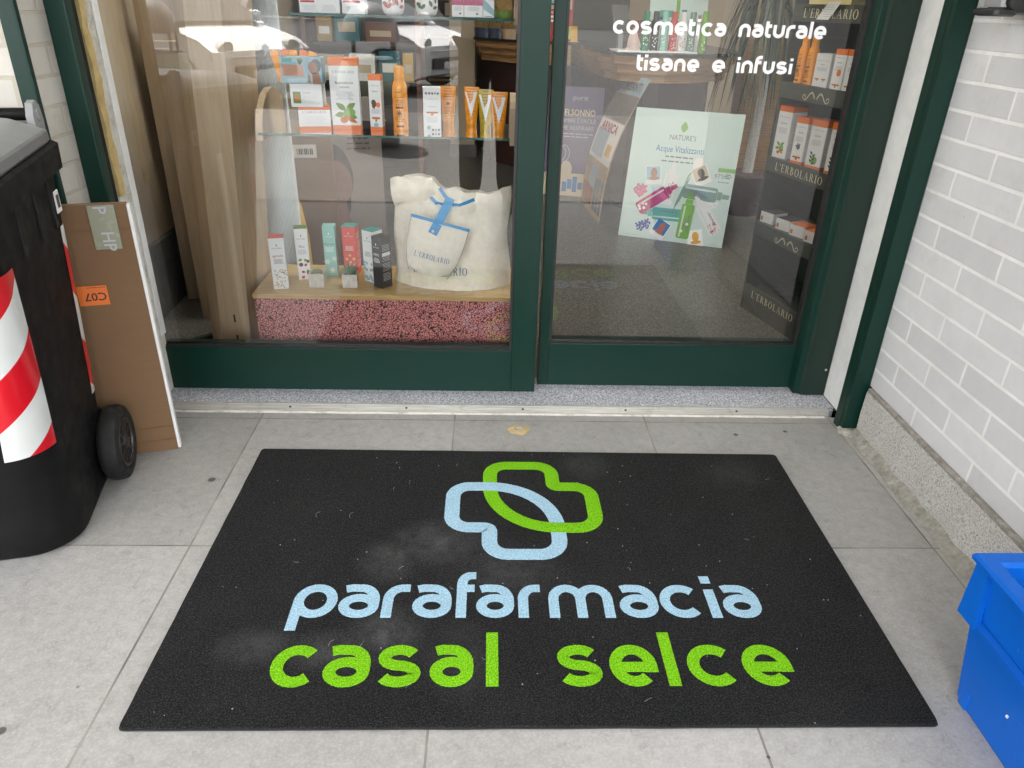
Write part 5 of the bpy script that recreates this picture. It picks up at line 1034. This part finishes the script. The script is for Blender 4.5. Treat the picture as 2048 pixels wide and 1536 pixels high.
m = MB(); [disc(m, .03+.022*math.cos(a), .012*math.sin(a), .008, .008, c2, .0004, 7) for a in (0, 1.2, 2.4, 3.6, 4.8)]; [disc(m, .04+.04*i, (-1)**i*.012, .009, .009, c5, .0004, 7) for i in range(2)]; m.build('white_blossoms', 'petal', ps)
def photo(x, y, rot, cols):
    c_ = Matrix.Translation((*pxy(x, y), .0003)) @ Matrix.Rotation(rot, 4, 'Z'); w_, h_ = .085, .098
    m = MB(); m.add([(-w_/2, -h_/2, 0), (w_/2, -h_/2, 0), (w_/2, h_/2, 0), (-w_/2, h_/2, 0)], [(0, 1, 2, 3)], PF @ c_); fr_ = m.build('photo_frame', 'paper', ps)
    m = MB(); m.add([(-w_*.44, -h_*.25, .0003), (w_*.44, -h_*.25, .0003), (w_*.44, h_*.46, .0003), (-w_*.44, h_*.46, .0003)], [(0, 1, 2, 3)], PF @ c_); m.build('photo_ground', cols[0], fr_)
    m = MB(); disc(m, .004, .012, .018, .026, PF @ c_, .0005); disc(m, .004, -.018, .028, .010, PF @ c_, .0006); m.build('photo_subject', cols[1], fr_)
photo(.255, .50, R(8), ('photo_blue', 'skin')); photo(.70, .47, R(28), ('poster_cream', 'hair')); photo(.40, .91, R(-26), ('ink_blue', 'poster_rust')); photo(.74, .955, R(14), ('card_white', 'sun_flower'))
m = MB(); disc(m, *pxy(.655, .385), .027, .034, PF, .0004, 16, -.4); m.build('tulip_print', 'petal', ps)
m = MB(); put_ribbon(m, [pxy(.64, .42), pxy(.585, .48), pxy(.56, .56), pxy(.51, .69), pxy(.49, .78)], .006, False, PF, .0003, .0001); leafshape(m, *pxy(.50, .74), .19, .02, 1.25, PF, .0002); m.build('tulip_stem', 'bottle_sage', ps)
def bloom(x, y, r_, mt_, n):
    m = MB(); [disc(m, pxy(x, y)[0]+r_*math.cos(i*2.4)*math.sqrt(i/n), pxy(x, y)[1]+r_*math.sin(i*2.4)*math.sqrt(i/n), r_*.34, r_*.22, PF, .0003+.00002*i, 7, i) for i in range(n)]; m.build('flower_print', mt_, ps)
bloom(.155, .625, .034, 'flower_pink', 18); bloom(.20, .905, .026, 'flower_blue', 12); bloom(.255, .885, .026, 'flower_blue', 12); bloom(.80, .655, .024, 'petal', 9); bloom(.85, .68, .024, 'petal', 9)
pd('small_print', 'ink_pale', lambda m: (lines(m, .03*PWd, .2*PWd, [.012], .003, PF), lines(m, .86*PWd, .96*PWd, [.012], .003, PF)))

pv_ = thing('leaning_poster', 'dark violet poster with a moon drawing beside the centre post', 'poster', (.46, 3.02, .021), R(-14)); pv_.scale = (1, 1, .9)
VT = Tm(rx=R(-9)); VW, VH = .36, .76
MB().box(0, VW, 0, .006, .16, VH, T=VT, b=.0008).build('board', 'poster_violet', pv_); MB().box(0, VW, 0, .0062, 0, .1598, T=VT, b=.0006).build('lower_panel', 'poster_cream', pv_)
VF = VT @ Matrix.Translation((0, -.0006, 0)) @ STAND
m = MB(); sans(m, 'BELSONNO', .20, .565, .060, VF, wid=.225, bold=.01); m.build('title', 'card_yellow', pv_)
m = MB(); sans(m, 'pur\u00e6', .21, .67, .05, VF); sans(m, 'DORMIRE \u00c8 FACILE', .185, .515, .042, VF, wid=.27); sans(m, 'COME RESPIRARE', .18, .465, .042, VF, wid=.26); lines(m, .06, .32, (.435, .415), .007, VF); put_ribbon(m, ARC(.12, .30, .045, .06, -110, 80, 14)+ARC(.105, .30, .035, .052, 75, -105, 14), .004, True, VF, .0002, .0001); m.build('lettering', 'ink_pale', pv_)
m = MB(); disc(m, .15, .19, .04, .06, VF, .0004); m.build('lamp_print', 'poster_cream', pv_); m = MB(); [m.add([(.13+.035*i, .03+.02*(i % 2), .0008), (.16+.035*i, .03+.02*(i % 2), .0008), (.16+.035*i, .10+.02*(i % 3), .0008), (.13+.035*i, .10+.02*(i % 3), .0008)], [(0, 1, 2, 3)], VF) for i in range(4)]; m.build('jar_print', 'ink_blue', pv_)
# bent board of herbal adverts leaning to the right
ar = thing('leaning_poster', 'curved tall board of herbal adverts leaning beside the mint poster', 'poster')
b0, b1 = Vector((.700, 2.80, .021)), Vector((.745, 2.25, .021)); t0_, t1_ = Vector((.93, 2.86, .79)), Vector((.985, 2.36, .81))
def arp(u, v, o=0.): 
    lo = b0.lerp(b1, u); hi = t0_.lerp(t1_, u); p = lo.lerp(hi, v); p.x -= .06*math.sin(v*math.pi)*1.0; return p+Vector((-o, -o*.3, 0))
def arpatch(nm, mt_, u0, u1, v0, v1, o, thick=.004):
    m = MB(); rows = [[arp(u0+(u1-u0)*i/3, v0+(v1-v0)*j/10, o) for i in range(4)]+[arp(u0+(u1-u0)*i/3, v0+(v1-v0)*j/10, o-thick) for i in (3, 2, 1, 0)] for j in range(11)]; m.loft(rows); return m.build(nm, mt_, ar, True, ang=30)
arpatch('board', 'poster_sand', 0, 1, 0, 1, 0.)
arpatch('title_panel', 'poster_sky', 0, 1, .88, 1, .0012, .001); arpatch('photo_strip', 'poster_grey', 0, 1, .70, .875, .0012, .001); arpatch('white_panel', 'paper', .02, .98, .40, .69, .0012, .001)
arpatch('blue_panel', 'poster_sky', .08, .6, .43, .62, .0024, .001); arpatch('gold_flower', 'sun_flower', .68, .88, .46, .54, .0036, .001); arpatch('rust_panel', 'poster_rust', .03, .5, .06, .20, .0012, .001); arpatch('blue_strip', 'poster_sky', .3, .62, .19, .36, .0012, .001)
for i in range(6): arpatch('small_photo', 'ink_grey', .58+.14*(i % 3), .69+.14*(i % 3), .05+.13*(i//3), .16+.13*(i//3), .0014, .001)
def arword(nm, mt_, s_, v0, v1, u0, u1):
    m = MB(); sans(m, s_, 0, 0, 1., None, bold=.02); xs = [p[0] for p in m.v]; mx, mn = max(xs), min(xs); m.v = [tuple(arp(u0+(u1-u0)*(x-mn)/(mx-mn), v0+(v1-v0)*y/.75, .0055)) for x, y, z in m.v]; m.build(nm, mt_, ar)
arword('lettering', 'poster_red', 'ARNICA', .615, .68, .15, .85); arword('lettering', 'ink_grey', 'RILASSANTI', .91, .97, .1, .9)

# ---- counter
def counter(name, label, pts, zt, back, cat='counter'):
    t = thing(name, label, cat)
    pts = [Vector(p) for p in pts]; n_3 = len(pts)
    nr = []
    for i in range(n_3):
        d = (pts[min(i+1, n_3-1)]-pts[max(0, i-1)]).normalized(); nr.append(Vector((d.y, -d.x)))
    def slab(nm, mt_, inset, z0, z1):
        f_ = [p-n2*inset for p, n2 in zip(pts, nr)]; bk_ = [(p.x, p.y+back) for p in (pts[-1], pts[0])]
        ring_ = [(p.x, p.y) for p in f_]+[(bk_[0][0], bk_[0][1]), (bk_[1][0], bk_[1][1])]
        m = MB(); m.loft([[(x, y, z) for x, y in ring_] for z in (z0, z1)]); m.build(nm, mt_, t)
    slab('top', 'granite', -.008, zt-.018, zt); 
    for i in range(3): slab('moulding', 'counter_wood', .012+.028*i, zt-.020-.047*(i+1)+.004, zt-.0185-.047*i)
    slab('lower_body', 'counter_dark', .16, .0205, zt-.158)
    return t
counter('shop_counter', 'curved wooden shop counter with dark granite top and brown front', [(.70, 3.15), (.725, 2.80), (.80, 2.58), (.935, 2.47), (1.10, 2.44), (1.29, 2.50), (1.55, 2.72), (1.64, 2.95)], .935, .9)
counter('shop_counter', 'straight wooden counter section behind the centre post', [(-.02, 4.08), (.15, 3.86), (.311, 3.68), (.66, 3.62)], .935, 1.0)
dw = thing('drawer_unit', 'brown wooden drawer unit right of the curved counter', 'drawers', (1.72, 3.05, .021), R(-12))
MB().box(0, .9, 0, .5, 0, 1.25, b=.003).build('body', 'counter_wood', dw)
for i in range(6): MB().box(.02, .88, -.014, -.001, .05+.2*i, .235+.2*i, b=.003).build('drawer_front', 'counter_wood', dw)
CZ = .9353
def can(label, x, y, mat, h=.20, r_=.022):
    t = thing('spray_bottle', label, 'bottle', (x, y, CZ), 0, 'spray bottles on the counter tray')
    MB().lathe([(r_, 0), (r_*1.04, .004), (r_*1.04, h*.72), (r_*.95, h*.76), (r_*.75, h*.8), (r_*.75, h*.97), (r_*.6, h)], 18).build('body', mat, t, True, ang=45)
    m = MB(); [disc(m, rnd.uniform(-.014, .014), h*rnd.uniform(.06, .34), .0028, .0028, STAND, 0, 6) for i in range(12)]; lines(m, -.013, .013, (h*.5, h*.47), .003, STAND); m.v = [((r_*1.06)*math.sin(x_/r_), -(r_*1.06)*math.cos(x_/r_), z) for x_, y_, z in m.v]; m.build('print', 'ink_white' if mat not in ('bottle_white',) else 'ink_red', t)
tr = thing('counter_tray', 'white tray carrying coloured spray bottles on the curved counter', 'tray', (1.06, 2.60, CZ), R(3)); MB().box(-.26, .20, -.105, .12, 0, .010, b=.003).build('tray', 'card_white', tr)
CZ += .0102
for i, (mt_, lab) in enumerate((('can_green', 'dark green spray bottle at the left of the counter tray'), ('card_black', 'black spray bottle on the counter tray'), ('can_mint', 'mint spray bottle on the counter tray'), ('can_red', 'red spray bottle on the counter tray'), ('bottle_white', 'white spray bottle with red dots on the counter tray'), ('bottle_sage', 'pale sage spray bottle at the right of the counter tray'))): can(lab, .97+.053*i, 2.56+.004*i, mt_)
CZ -= .0102
can('tall leaf green spray bottle standing off the counter tray', 1.31, 2.60, 'bottle_green', .215)
tp_ = thing('counter_poster', 'small mint poster standing behind the counter spray bottles', 'poster', (1.02, 2.74, CZ), R(2)); MB().box(0, .34, 0, .005, .16, .46, T=Tm(rx=R(-5))).build('board', 'poster_mint', tp_); MB().box(.03, .31, .02, .03, 0, .155).build('foot', 'card_white', tp_)
F = Tm(rx=R(-5)) @ Matrix.Translation((0, -.0006, 0)) @ STAND
for mt_, x, y, w_, h_ in (('bottle_mint', .06, .18, .08, .035), ('bottle_green', .155, .17, .022, .10), ('flower_pink', .29, .175, .02, .02), ('flower_blue', .05, .165, .03, .02), ('ink_blue', .19, .18, .03, .04)): MB().add([(x, y, 0), (x+w_, y, 0), (x+w_, y+h_, 0), (x, y+h_, 0)], [(0, 1, 2, 3)], F).build('printed_picture', mt_, tp_)
bk2 = thing('carton_row', 'row of slim dark red cartons behind the counter tray', 'cartons', (.90, 2.70, CZ)); 
for i in range(4): MB().box(i*.028, i*.028+.026, 0, .05, 0, .16, b=.001).build('carton', 'red_pack' if i % 2 else 'brown_pack', bk2)
tl_ = thing('card_reader', 'grey card terminal tilted on its stand on the counter', 'terminal', (.86, 2.69, CZ), R(10)); MB().box(-.05, .05, 0, .03, 0, .16, T=Tm((0, 0, .10), rx=R(-30)), b=.006).build('terminal', 'skirting', tl_); MB().box(-.015, .015, .02, .05, 0, .14).build('stand', 'bin_lid', tl_)
st_ = thing('crystal_stone', 'jagged brown and white crystal on the counter edge', 'stone', (.90, 2.535, CZ)); MB().loft([[(math.cos(a)*.036*s_*(1+.25*math.sin(a*3+z*40)), math.sin(a)*.028*s_, z) for a in [2*math.pi*i/9 for i in range(9)]] for s_, z in ((1, 0), (1.05, .03), (.8, .07), (.5, .10), (.1, .125))]).build('stone', 'amethyst', st_)
fy = thing('flyer_stand', 'red flyer with a screen picture on the straight counter', 'flyer', (.42, 3.72, CZ), R(-6)); MB().box(0, .25, 0, .005, 0, .40, T=Tm(rx=R(-4))).build('flyer', 'poster_red', fy)
F = Tm(rx=R(-4)) @ Matrix.Translation((0, -.0006, 0)) @ STAND
for nm, mt_, q in (('cream_panel', 'poster_cream', (.01, .20, .24, .33)), ('screen_print', 'ink', (.02, .225, .13, .295)), ('screen_picture', 'photo_blue', (.075, .235, .125, .285)), ('figure_print', 'hair', (.18, .22, .225, .31)), ('lime_note', 'lime_tag', (.155, .015, .24, .095)), ('small_picture', 'skin', (.02, .04, .10, .11)), ('white_bar', 'paper', (.03, .145, .22, .16)), ('lower_bar', 'paper', (.06, .12, .18, .135))): MB().add([(q[0], q[1], .0003 if nm in ('cream_panel',) else .0006+.0003*(nm == 'screen_picture')), (q[2], q[1], .0003 if nm in ('cream_panel',) else .0006+.0003*(nm == 'screen_picture')), (q[2], q[3], .0003 if nm in ('cream_panel',) else .0006+.0003*(nm == 'screen_picture')), (q[0], q[3], .0003 if nm in ('cream_panel',) else .0006+.0003*(nm == 'screen_picture'))], [(0, 1, 2, 3)], F).build(nm, mt_, fy)
m = MB(); sans(m, 'ESEGUI QUI!', .125, .172, .022, F @ Matrix.Translation((0, 0, .0006)), bold=.015); m.build('lettering', 'ink_white', fy)
yt = thing('yellow_tag', 'small folded yellow price tag on the counter', 'tag', (.66, 3.66, CZ), R(12)); MB().box(0, .05, 0, .002, 0, .10, T=Tm(rx=R(-12))).build('card', 'sun_flower', yt); MB().box(-.02, .045, -.05, -.002, 0, .002).build('foot', 'card_yellow', yt)
for i in range(3):
    hbk = thing('herb_tub', ('clear tub of dried herbs, left of three on the straight counter', 'clear tub of dried herbs, middle of three on the straight counter', 'clear tub of dried herbs, nearest the centre post')[i], 'tub', (.03+.10*i, 4.06-.11*i, CZ), R(-30), 'tubs of dried herbs')
    MB().lathe([(.050, 0), (.054, .06), (.055, .065)], 16).build('tub', 'jar_blue' if i < 2 else 'poster_sand', hbk, True)
    m = MB()
    for q in range(60): a = rnd.uniform(0, 6.3); r_ = .045*math.sqrt(rnd.random()); e = rnd.uniform(-.02, .02); m.tube([(r_*math.cos(a), r_*math.sin(a), .06), (r_*math.cos(a)+e, r_*math.sin(a)+e*.7, .06+rnd.uniform(.03, .075))], .0018, 4)
    m.build('herbs', 'herbs', hbk)
# hanging leaved plant
pt_ = thing('leafy_plant', 'drooping long leaved green plant right of the counter', 'plant', (1.70, 2.62, .0205))
MB().lathe([(.11, 0), (.14, .22), (.15, .24), (.14, .25)], 24).build('pot', 'counter_dark', pt_, True); MB().tube([(0, 0, .24), (.01, .0, .7), (-.01, .02, 1.42)], [.032, .028, .024], 10).build('stem', 'plinth', pt_, True)
for k_, (mt_, cnt) in enumerate((('plant_leaf', 95), ('plant_leaf_pale', 26))):
    m = MB()
    for q in range(cnt):
        a = rnd.uniform(0, 6.283); l = rnd.uniform(.45, .78); up_ = rnd.uniform(.02, .30); z0 = rnd.uniform(1.15, 1.42); pr = []
        w_ = rnd.uniform(.006, .011)
        for j in range(8):
            t = j/7; r_ = l*.55*(t-.25*t*t); z = z0+up_*t*1.6-(.55+l*.35)*t*t; pr.append(Vector((r_*math.cos(a+.2*t), r_*math.sin(a+.2*t)*.9, z)))
        sd_ = Vector((-math.sin(a), math.cos(a), 0)); vs = []
        for j, p in enumerate(pr): ww = w_*(.35+1.3*(j/7)*(1-j/7)*2)*(1 if j < 7 else .05); vs += [p+sd_*ww, p+Vector((0, 0, -.003)), p-sd_*ww]
        fs_ = []
        for j in range(7): fs_ += [(3*j, 3*j+1, 3*j+4, 3*j+3), (3*j+1, 3*j+2, 3*j+5, 3*j+4)]
        m.add(vs, fs_)
    m.build('leaves' if k_ == 0 else 'dry_leaves', mt_, pt_)
# ---- back of the shop behind the left door
bs = thing('wall_shelf_unit', 'dark wall shelving with packets at the back of the shop', 'shelving', (-1.15, 3.4, .021))
MB().box(0, .03, 0, .4, 0, 2.2).build('side_board', 'brown_pack', bs); MB().box(.75, .78, 0, .4, 0, 2.2).build('side_board', 'brown_pack', bs); MB().box(0, .78, .4, .43, 0, 2.2).build('back_board', 'inner_dark', bs)
for z in (.25, .62, .86, 1.28): MB().box(.031, .749, .01, .399, z, z+.025).build('shelf', 'inner_dark', bs)
for i, (x, z, w_, h_, mt_, lab) in enumerate(((.42, .886, .20, .12, 'brown_pack', 'brown packet'), (.10, .886, .10, .15, 'herbs', 'ochre packet'), (.22, .886, .16, .20, 'teal_pack', 'teal packet'), (.05, .646, .22, .16, 'poster_cream', 'cream packet'), (.30, .646, .17, .17, 'card_white', 'white packet'), (.50, .646, .14, .19, 'teal_pack', 'blue green packet'), (.66, .646, .07, .18, 'yellow_pack', 'yellow packet'), (.08, 1.306, .22, .2, 'red_pack', 'dark red packet'), (.33, 1.306, .3, .2, 'red_pack', 'wide red packet'), (.1, .28, .5, .2, 'inner_dark', 'dark box'))):
    p_ = thing('packet', f'{lab} on the {"lower" if z < .5 else "middle" if z < .8 else "second" if z < 1.2 else "top"} board of the dark wall shelving', 'packet', (-1.15+x, 3.42, .0215+z), 0, 'packets on the wall shelving'); MB().box(0, w_, 0, .12, 0, h_, b=.003).build('pack', mt_, p_); MB().box(w_*.15, w_*.85, -.0015, -.0005, h_*.3, h_*.6).build('label', 'paper' if i % 2 else 'poster_cream', p_)
dc = thing('glass_cabinet', 'tall dark glazed cabinet at the back of the shop', 'cabinet', (-.20, 5.2, .021)); MB().box(-.3, .5, 0, .4, 0, 2.3, b=.004).build('body', 'inner_dark', dc)
for z in (.5, .86, 1.15): MB().box(-.26, .46, -.012, -.001, z, z+.02).build('shelf_edge', 'counter_wood', dc)
MB().box(-.10, .22, -.018, -.013, 1.02, 1.13).build('leaf_print_band', 'poster_cream', dc)
pw = thing('partition', 'pale beige partition left of the straight counter', 'partition', (-.22, 4.3, .021)); MB().box(0, .20, 0, .10, 0, 2.6, b=.004).build('panel', 'inner_beige', pw); MB().box(-.012, .212, -.01, -.001, 0, .1).build('skirting', 'skirting', pw)
dk = thing('grey_door', 'grey panel door at the back beside the partition', 'door', (.70, 6.9, .021)); MB().box(0, .9, 0, .05, 0, 2.1, b=.004).build('leaf', 'skirting', dk); MB().box(.1, .8, -.01, -.001, .3, 1.9, b=.002).build('panel', 'cabinet', dk)

# ================================================================== STREET BEHIND THE CAMERA (mirrored in the door glass)
def car(label, x, y, rz, paint, L=4.0, H=1.5, Wd=1.74):
    t = thing('parked_car', label, 'car', (x, y, -.13), rz, 'cars parked along the street')
    # local: x forward, y left
    low = [(-L/2, .32), (-L/2+.02, .75), (-L/2+.08, .98), (-L/2+.25, 1.0), (L*.14, 1.0), (L*.30, .93), (L*.44, .80), (L/2-.03, .68), (L/2, .5), (L/2-.02, .28), (L/2-.2, .2), (-L/2+.2, .2)]
    cen_ = lambda w_, e: [(x_*(1-e*.02), w_, z+(.03*e if z > .8 else 0)) for x_, z in low]
    m = MB(); m.loft([cen_(-Wd/2+.09, -1), cen_(-Wd/2, 0), cen_(-Wd/4, 1), cen_(Wd/4, 1), cen_(Wd/2, 0), cen_(Wd/2-.09, -1)]); b_ = m.build('body', paint, t, True, ang=35)
    cab_ = [(-L/2+.22, 1.0), (-L/2+.42, H-.08), (-L*.20, H), (L*.02, H-.02), (L*.30, .96)]
    m = MB(); m.loft([[(x_, s_*Wd/2*(.94 if z < 1.2 else .78), z) for x_, z in cab_] for s_ in (-1, -.9, .9, 1)]); m.build('roof', paint, t, True, ang=30)
    m = MB(); m.add([(L*.305, -Wd*.42, .985), (L*.305, Wd*.42, .985), (L*.045, Wd*.345, H-.045), (L*.045, -Wd*.345, H-.045)], [(0, 1, 2, 3)]); m.v = [(x_+.02, y_, z+.012) for x_, y_, z in m.v]; m.build('windscreen', 'car_glass', t)
    for s_ in (-1, 1):
        m = MB(); q = [(-L/2+.40, 1.03), (-L/2+.52, H-.12), (-L*.16, H-.06), (L*.0, H-.08), (L*.25, 1.02)]; m.add([(x_, s_*Wd/2*(.955 if z < 1.2 else .80), z) for x_, z in q], [(0, 1, 2, 3, 4)]); m.build('side_window', 'car_glass', t)
        MB().box(-.1, .1, -.05, .05, 0, .14, T=Tm((L*.22, s_*(Wd/2+.08), .98)), b=.04).build('mirror', paint, t, True)
        m = MB(); m.loft([[(L*.478+dx+.05*math.cos(a)*.5, s_*(Wd*.36)+.17*math.cos(a), .68+.10*math.sin(a)+.05*math.cos(a)*s_*-1) for a in [2*math.pi*i/14 for i in range(14)]] for dx in (-.1, .02)]); m.build('headlight', 'lamp_glass', t, True)
        for x_ in (-L*.31, L*.31):
            w_ = MB().lathe([(.21, 0), (.30, 0), (.32, .03), (.32, .17), (.29, .2), (.21, .2)], 28, Matrix.Translation((x_, s_*(Wd/2-.18), .32)) @ Matrix.Rotation(-s_*R(90), 4, 'X')).build('wheel', 'rubber', t, True)
            MB().lathe([(.208, .05), (.2, .205), (.05, .19), (.0, .2)], 20, Matrix.Translation((x_, s_*(Wd/2-.18), .32)) @ Matrix.Rotation(-s_*R(90), 4, 'X')).build('rim', 'chrome', w_, True)
    MB().box(L/2-.03, L/2+.012, -.55, .55, .36, .52, b=.02).build('grille', 'car_trim', t); MB().box(L/2-.02, L/2+.018, -.6, .6, .60, .625, b=.005).build('chrome_strip', 'chrome', t)
    MB().lathe([(.06, 0), (.06, .012), (.045, .016)], 20, Tm((L/2-.01, 0, .69), ry=R(78))).build('round_badge', 'chrome', t)
    MB().box(L/2, L/2+.02, -.26, .26, .36, .46, b=.004).build('number_plate', 'paper', t)
    return t
car('dark blue car parked between two white cars across the pavement', -6.7, -10.9, R(25), 'car_blue', 3.9, 1.5)
car('white car with large windows parked nearest the corner', -4.4, -8.9, R(28), 'car_white', 3.7, 1.62)
car('silver car parked at the far left beyond the blue one', -8.1, -8.7, R(24), 'car_silver', 4.0, 1.5)
car('white hatchback parked at the right end of the row', -2.2, -11.2, R(27), 'car_white', 3.8, 1.52)
def litter(label, x, y):
    t = thing('litter_bin', label, 'litter bin', (x, y, -.004), 0)
    MB().lathe([(.20, 0), (.21, .02), (.24, .70), (.25, .72)], 28).build('bucket', 'street_grey', t, True)
    MB().lathe([(.255, .70), (.30, .58), (.31, .50), (.27, .44)], 28, None, False, False).build('bag', 'bag_film', t, True)
    MB().loft([[(.25*s_*math.cos(a), .25*s_*math.sin(a), z) for a in [2*math.pi*i/28 for i in range(28)]] for s_, z in ((1, .86), (.97, .93), (.85, 1.02), (.6, 1.1), (.25, 1.14), (.02, 1.15))]).build('dome', 'street_grey', t, True)
    for a in (.5, 2.1, 3.9, 5.4): MB().tube([(.24*math.cos(a), .24*math.sin(a), .70), (.24*math.cos(a), .24*math.sin(a), .88)], .014, 6).build('post', 'street_grey', t)
litter('grey domed litter bin with clear bag on the pavement', -.92, -4.6); litter('second grey domed litter bin farther left near the kerb', -2.9, -4.9)

# ---- the person taking the picture, standing behind the lens
pe = thing('person', 'person in dark trousers and jacket holding a phone with both hands', 'person', (.10, -2.36, -.004))
def skin_body(name, mat, verts, edges, radii, parent, root=0, sub=2):
    me = bpy.data.meshes.new(name); me.from_pydata(verts, edges, []); o_ = bpy.data.objects.new(name, me); COL.objects.link(o_); me.materials.append(A[mat])
    md = o_.modifiers.new('skin', 'SKIN'); md.use_smooth_shade = True; md.branch_smoothing = .6
    for i, sv in enumerate(me.skin_vertices[0].data): r_ = radii[i]; sv.radius = (r_, r_) if not isinstance(r_, tuple) else r_; sv.use_root = (i == root)
    s2 = o_.modifiers.new('sub', 'SUBSURF'); s2.levels = sub; s2.render_levels = sub; o_.parent = parent; return o_
# facing +y; pelvis at 0.95
V_ = [(0, 0, .95), (0, .0, 1.12), (0, -.01, 1.30), (0, -.01, 1.43), (0, .0, 1.50), (0, .03, 1.60), (0, .03, 1.70),
      (.09, 0, .90), (.11, .03, .50), (.12, -.01, .09), (.135, .13, .04), (-.09, 0, .90), (-.11, .02, .50), (-.12, -.01, .09), (-.135, .13, .04),
      (.19, -.01, 1.40), (.25, .0, 1.13), (.13, .23, 1.12), (.07, .30, 1.135), (-.19, -.01, 1.40), (-.25, .0, 1.13), (-.13, .23, 1.12), (-.07, .30, 1.135)]
Ed = [(0, 1), (1, 2), (2, 3), (3, 4), (4, 5), (5, 6), (0, 7), (7, 8), (8, 9), (9, 10), (0, 11), (11, 12), (12, 13), (13, 14), (3, 15), (15, 16), (16, 17), (17, 18), (3, 19), (19, 20), (20, 21), (21, 22)]
Ra = [(.16, .12), (.145, .105), (.16, .115), (.12, .09), (.055, .055), (.075, .09), (.06, .075), .095, .062, .045, .035, .095, .062, .045, .035, .07, .048, .034, .028, .07, .048, .034, .028]
skin_body('body', 'skin', V_, Ed, Ra, pe)
tv = [V_[i] for i in (0, 7, 8, 9, 11, 12, 13)]; tv[0] = (0, 0, .96); tv[3] = (.12, -.01, .07); tv[6] = (-.12, -.01, .07)
skin_body('trousers', 'cloth_dark', tv, [(0, 1), (1, 2), (2, 3), (0, 4), (4, 5), (5, 6)], [(.185, .145), .115, .085, .075, .115, .085, .075], pe)
jv = [(0, 0, .93), (0, 0, 1.12), (0, -.01, 1.30), (0, -.01, 1.44), (.19, -.01, 1.40), (.255, 0, 1.13), (.15, .20, 1.12), (-.19, -.01, 1.40), (-.255, 0, 1.13), (-.15, .20, 1.12)]
skin_body('jacket', 'cloth_navy', jv, [(0, 1), (1, 2), (2, 3), (3, 4), (4, 5), (5, 6), (3, 7), (7, 8), (8, 9)], [(.20, .155), (.185, .14), (.195, .145), (.13, .10), .09, .068, .052, .09, .068, .052], pe, 1)
for s_ in (-1, 1):
    MB().loft([[(s_*.128+w_*math.cos(a), .06+l_*math.sin(a), z) for a in [2*math.pi*i/16 for i in range(16)]] for w_, l_, z in ((.045, .135, 0), (.05, .14, .02), (.046, .13, .05), (.04, .09, .085))]).build('shoe', 'shoe', pe, True)
    hx = s_*.065
    for i in range(4):       # fingers folded round the phone's edge
        z = 1.115+.017*i
        skin_body('finger', 'skin', [(hx, .305, z), (hx-s_*.012, .340, z+.002), (hx-s_*.036, .352, z+.004), (hx-s_*.052+s_*.004*i, .348, z+.005)], [(0, 1), (1, 2), (2, 3)], [.009, .0085, .008, .0065], pe, 0, 1)
    skin_body('thumb', 'skin', [(hx, .29, 1.13), (hx-s_*.008, .30, 1.16), (hx-s_*.028, .315, 1.18)], [(0, 1), (1, 2)], [.011, .010, .008], pe, 0, 1)
for s_ in (-1, 1): MB().lathe([(.0, .0), (.011, .004), (.0, .012)], 12, Tm((s_*.030, .108, 1.625), rx=R(-90))).build('eye', 'paper', pe, True)
MB().loft([[(.082*s_*math.cos(a), .015+.095*s_*math.sin(a), z) for a in [2*math.pi*i/18 for i in range(18)]] for s_, z in ((.85, 1.66), (1, 1.70), (.95, 1.75), (.6, 1.79), (.05, 1.80))]).build('hair', 'hair', pe, True)
MB().tube([(0, .115, 1.63), (0, .135, 1.59), (0, .118, 1.585)], [.008, .014, .008], 8).build('nose', 'skin', pe, True)
MB().box(-.022, .022, .100, .112, 1.548, 1.556, b=.003).build('mouth', 'ink_red', pe)
for s_ in (-1, 1): MB().lathe([(.0, 0), (.022, .004), (.02, .014), (.0, .016)], 12, Matrix.Translation((s_*.072, .02, 1.61)) @ Matrix.Rotation(s_*R(90), 4, 'Y')).build('ear', 'skin', pe, True)
ph_ = thing('phone', 'dark phone held level in front of the person', 'phone', (.10, -2.36, -.004)); MB().box(-.076, .076, .318, .327, 1.106, 1.182, b=.003).build('case', 'car_trim', ph_)
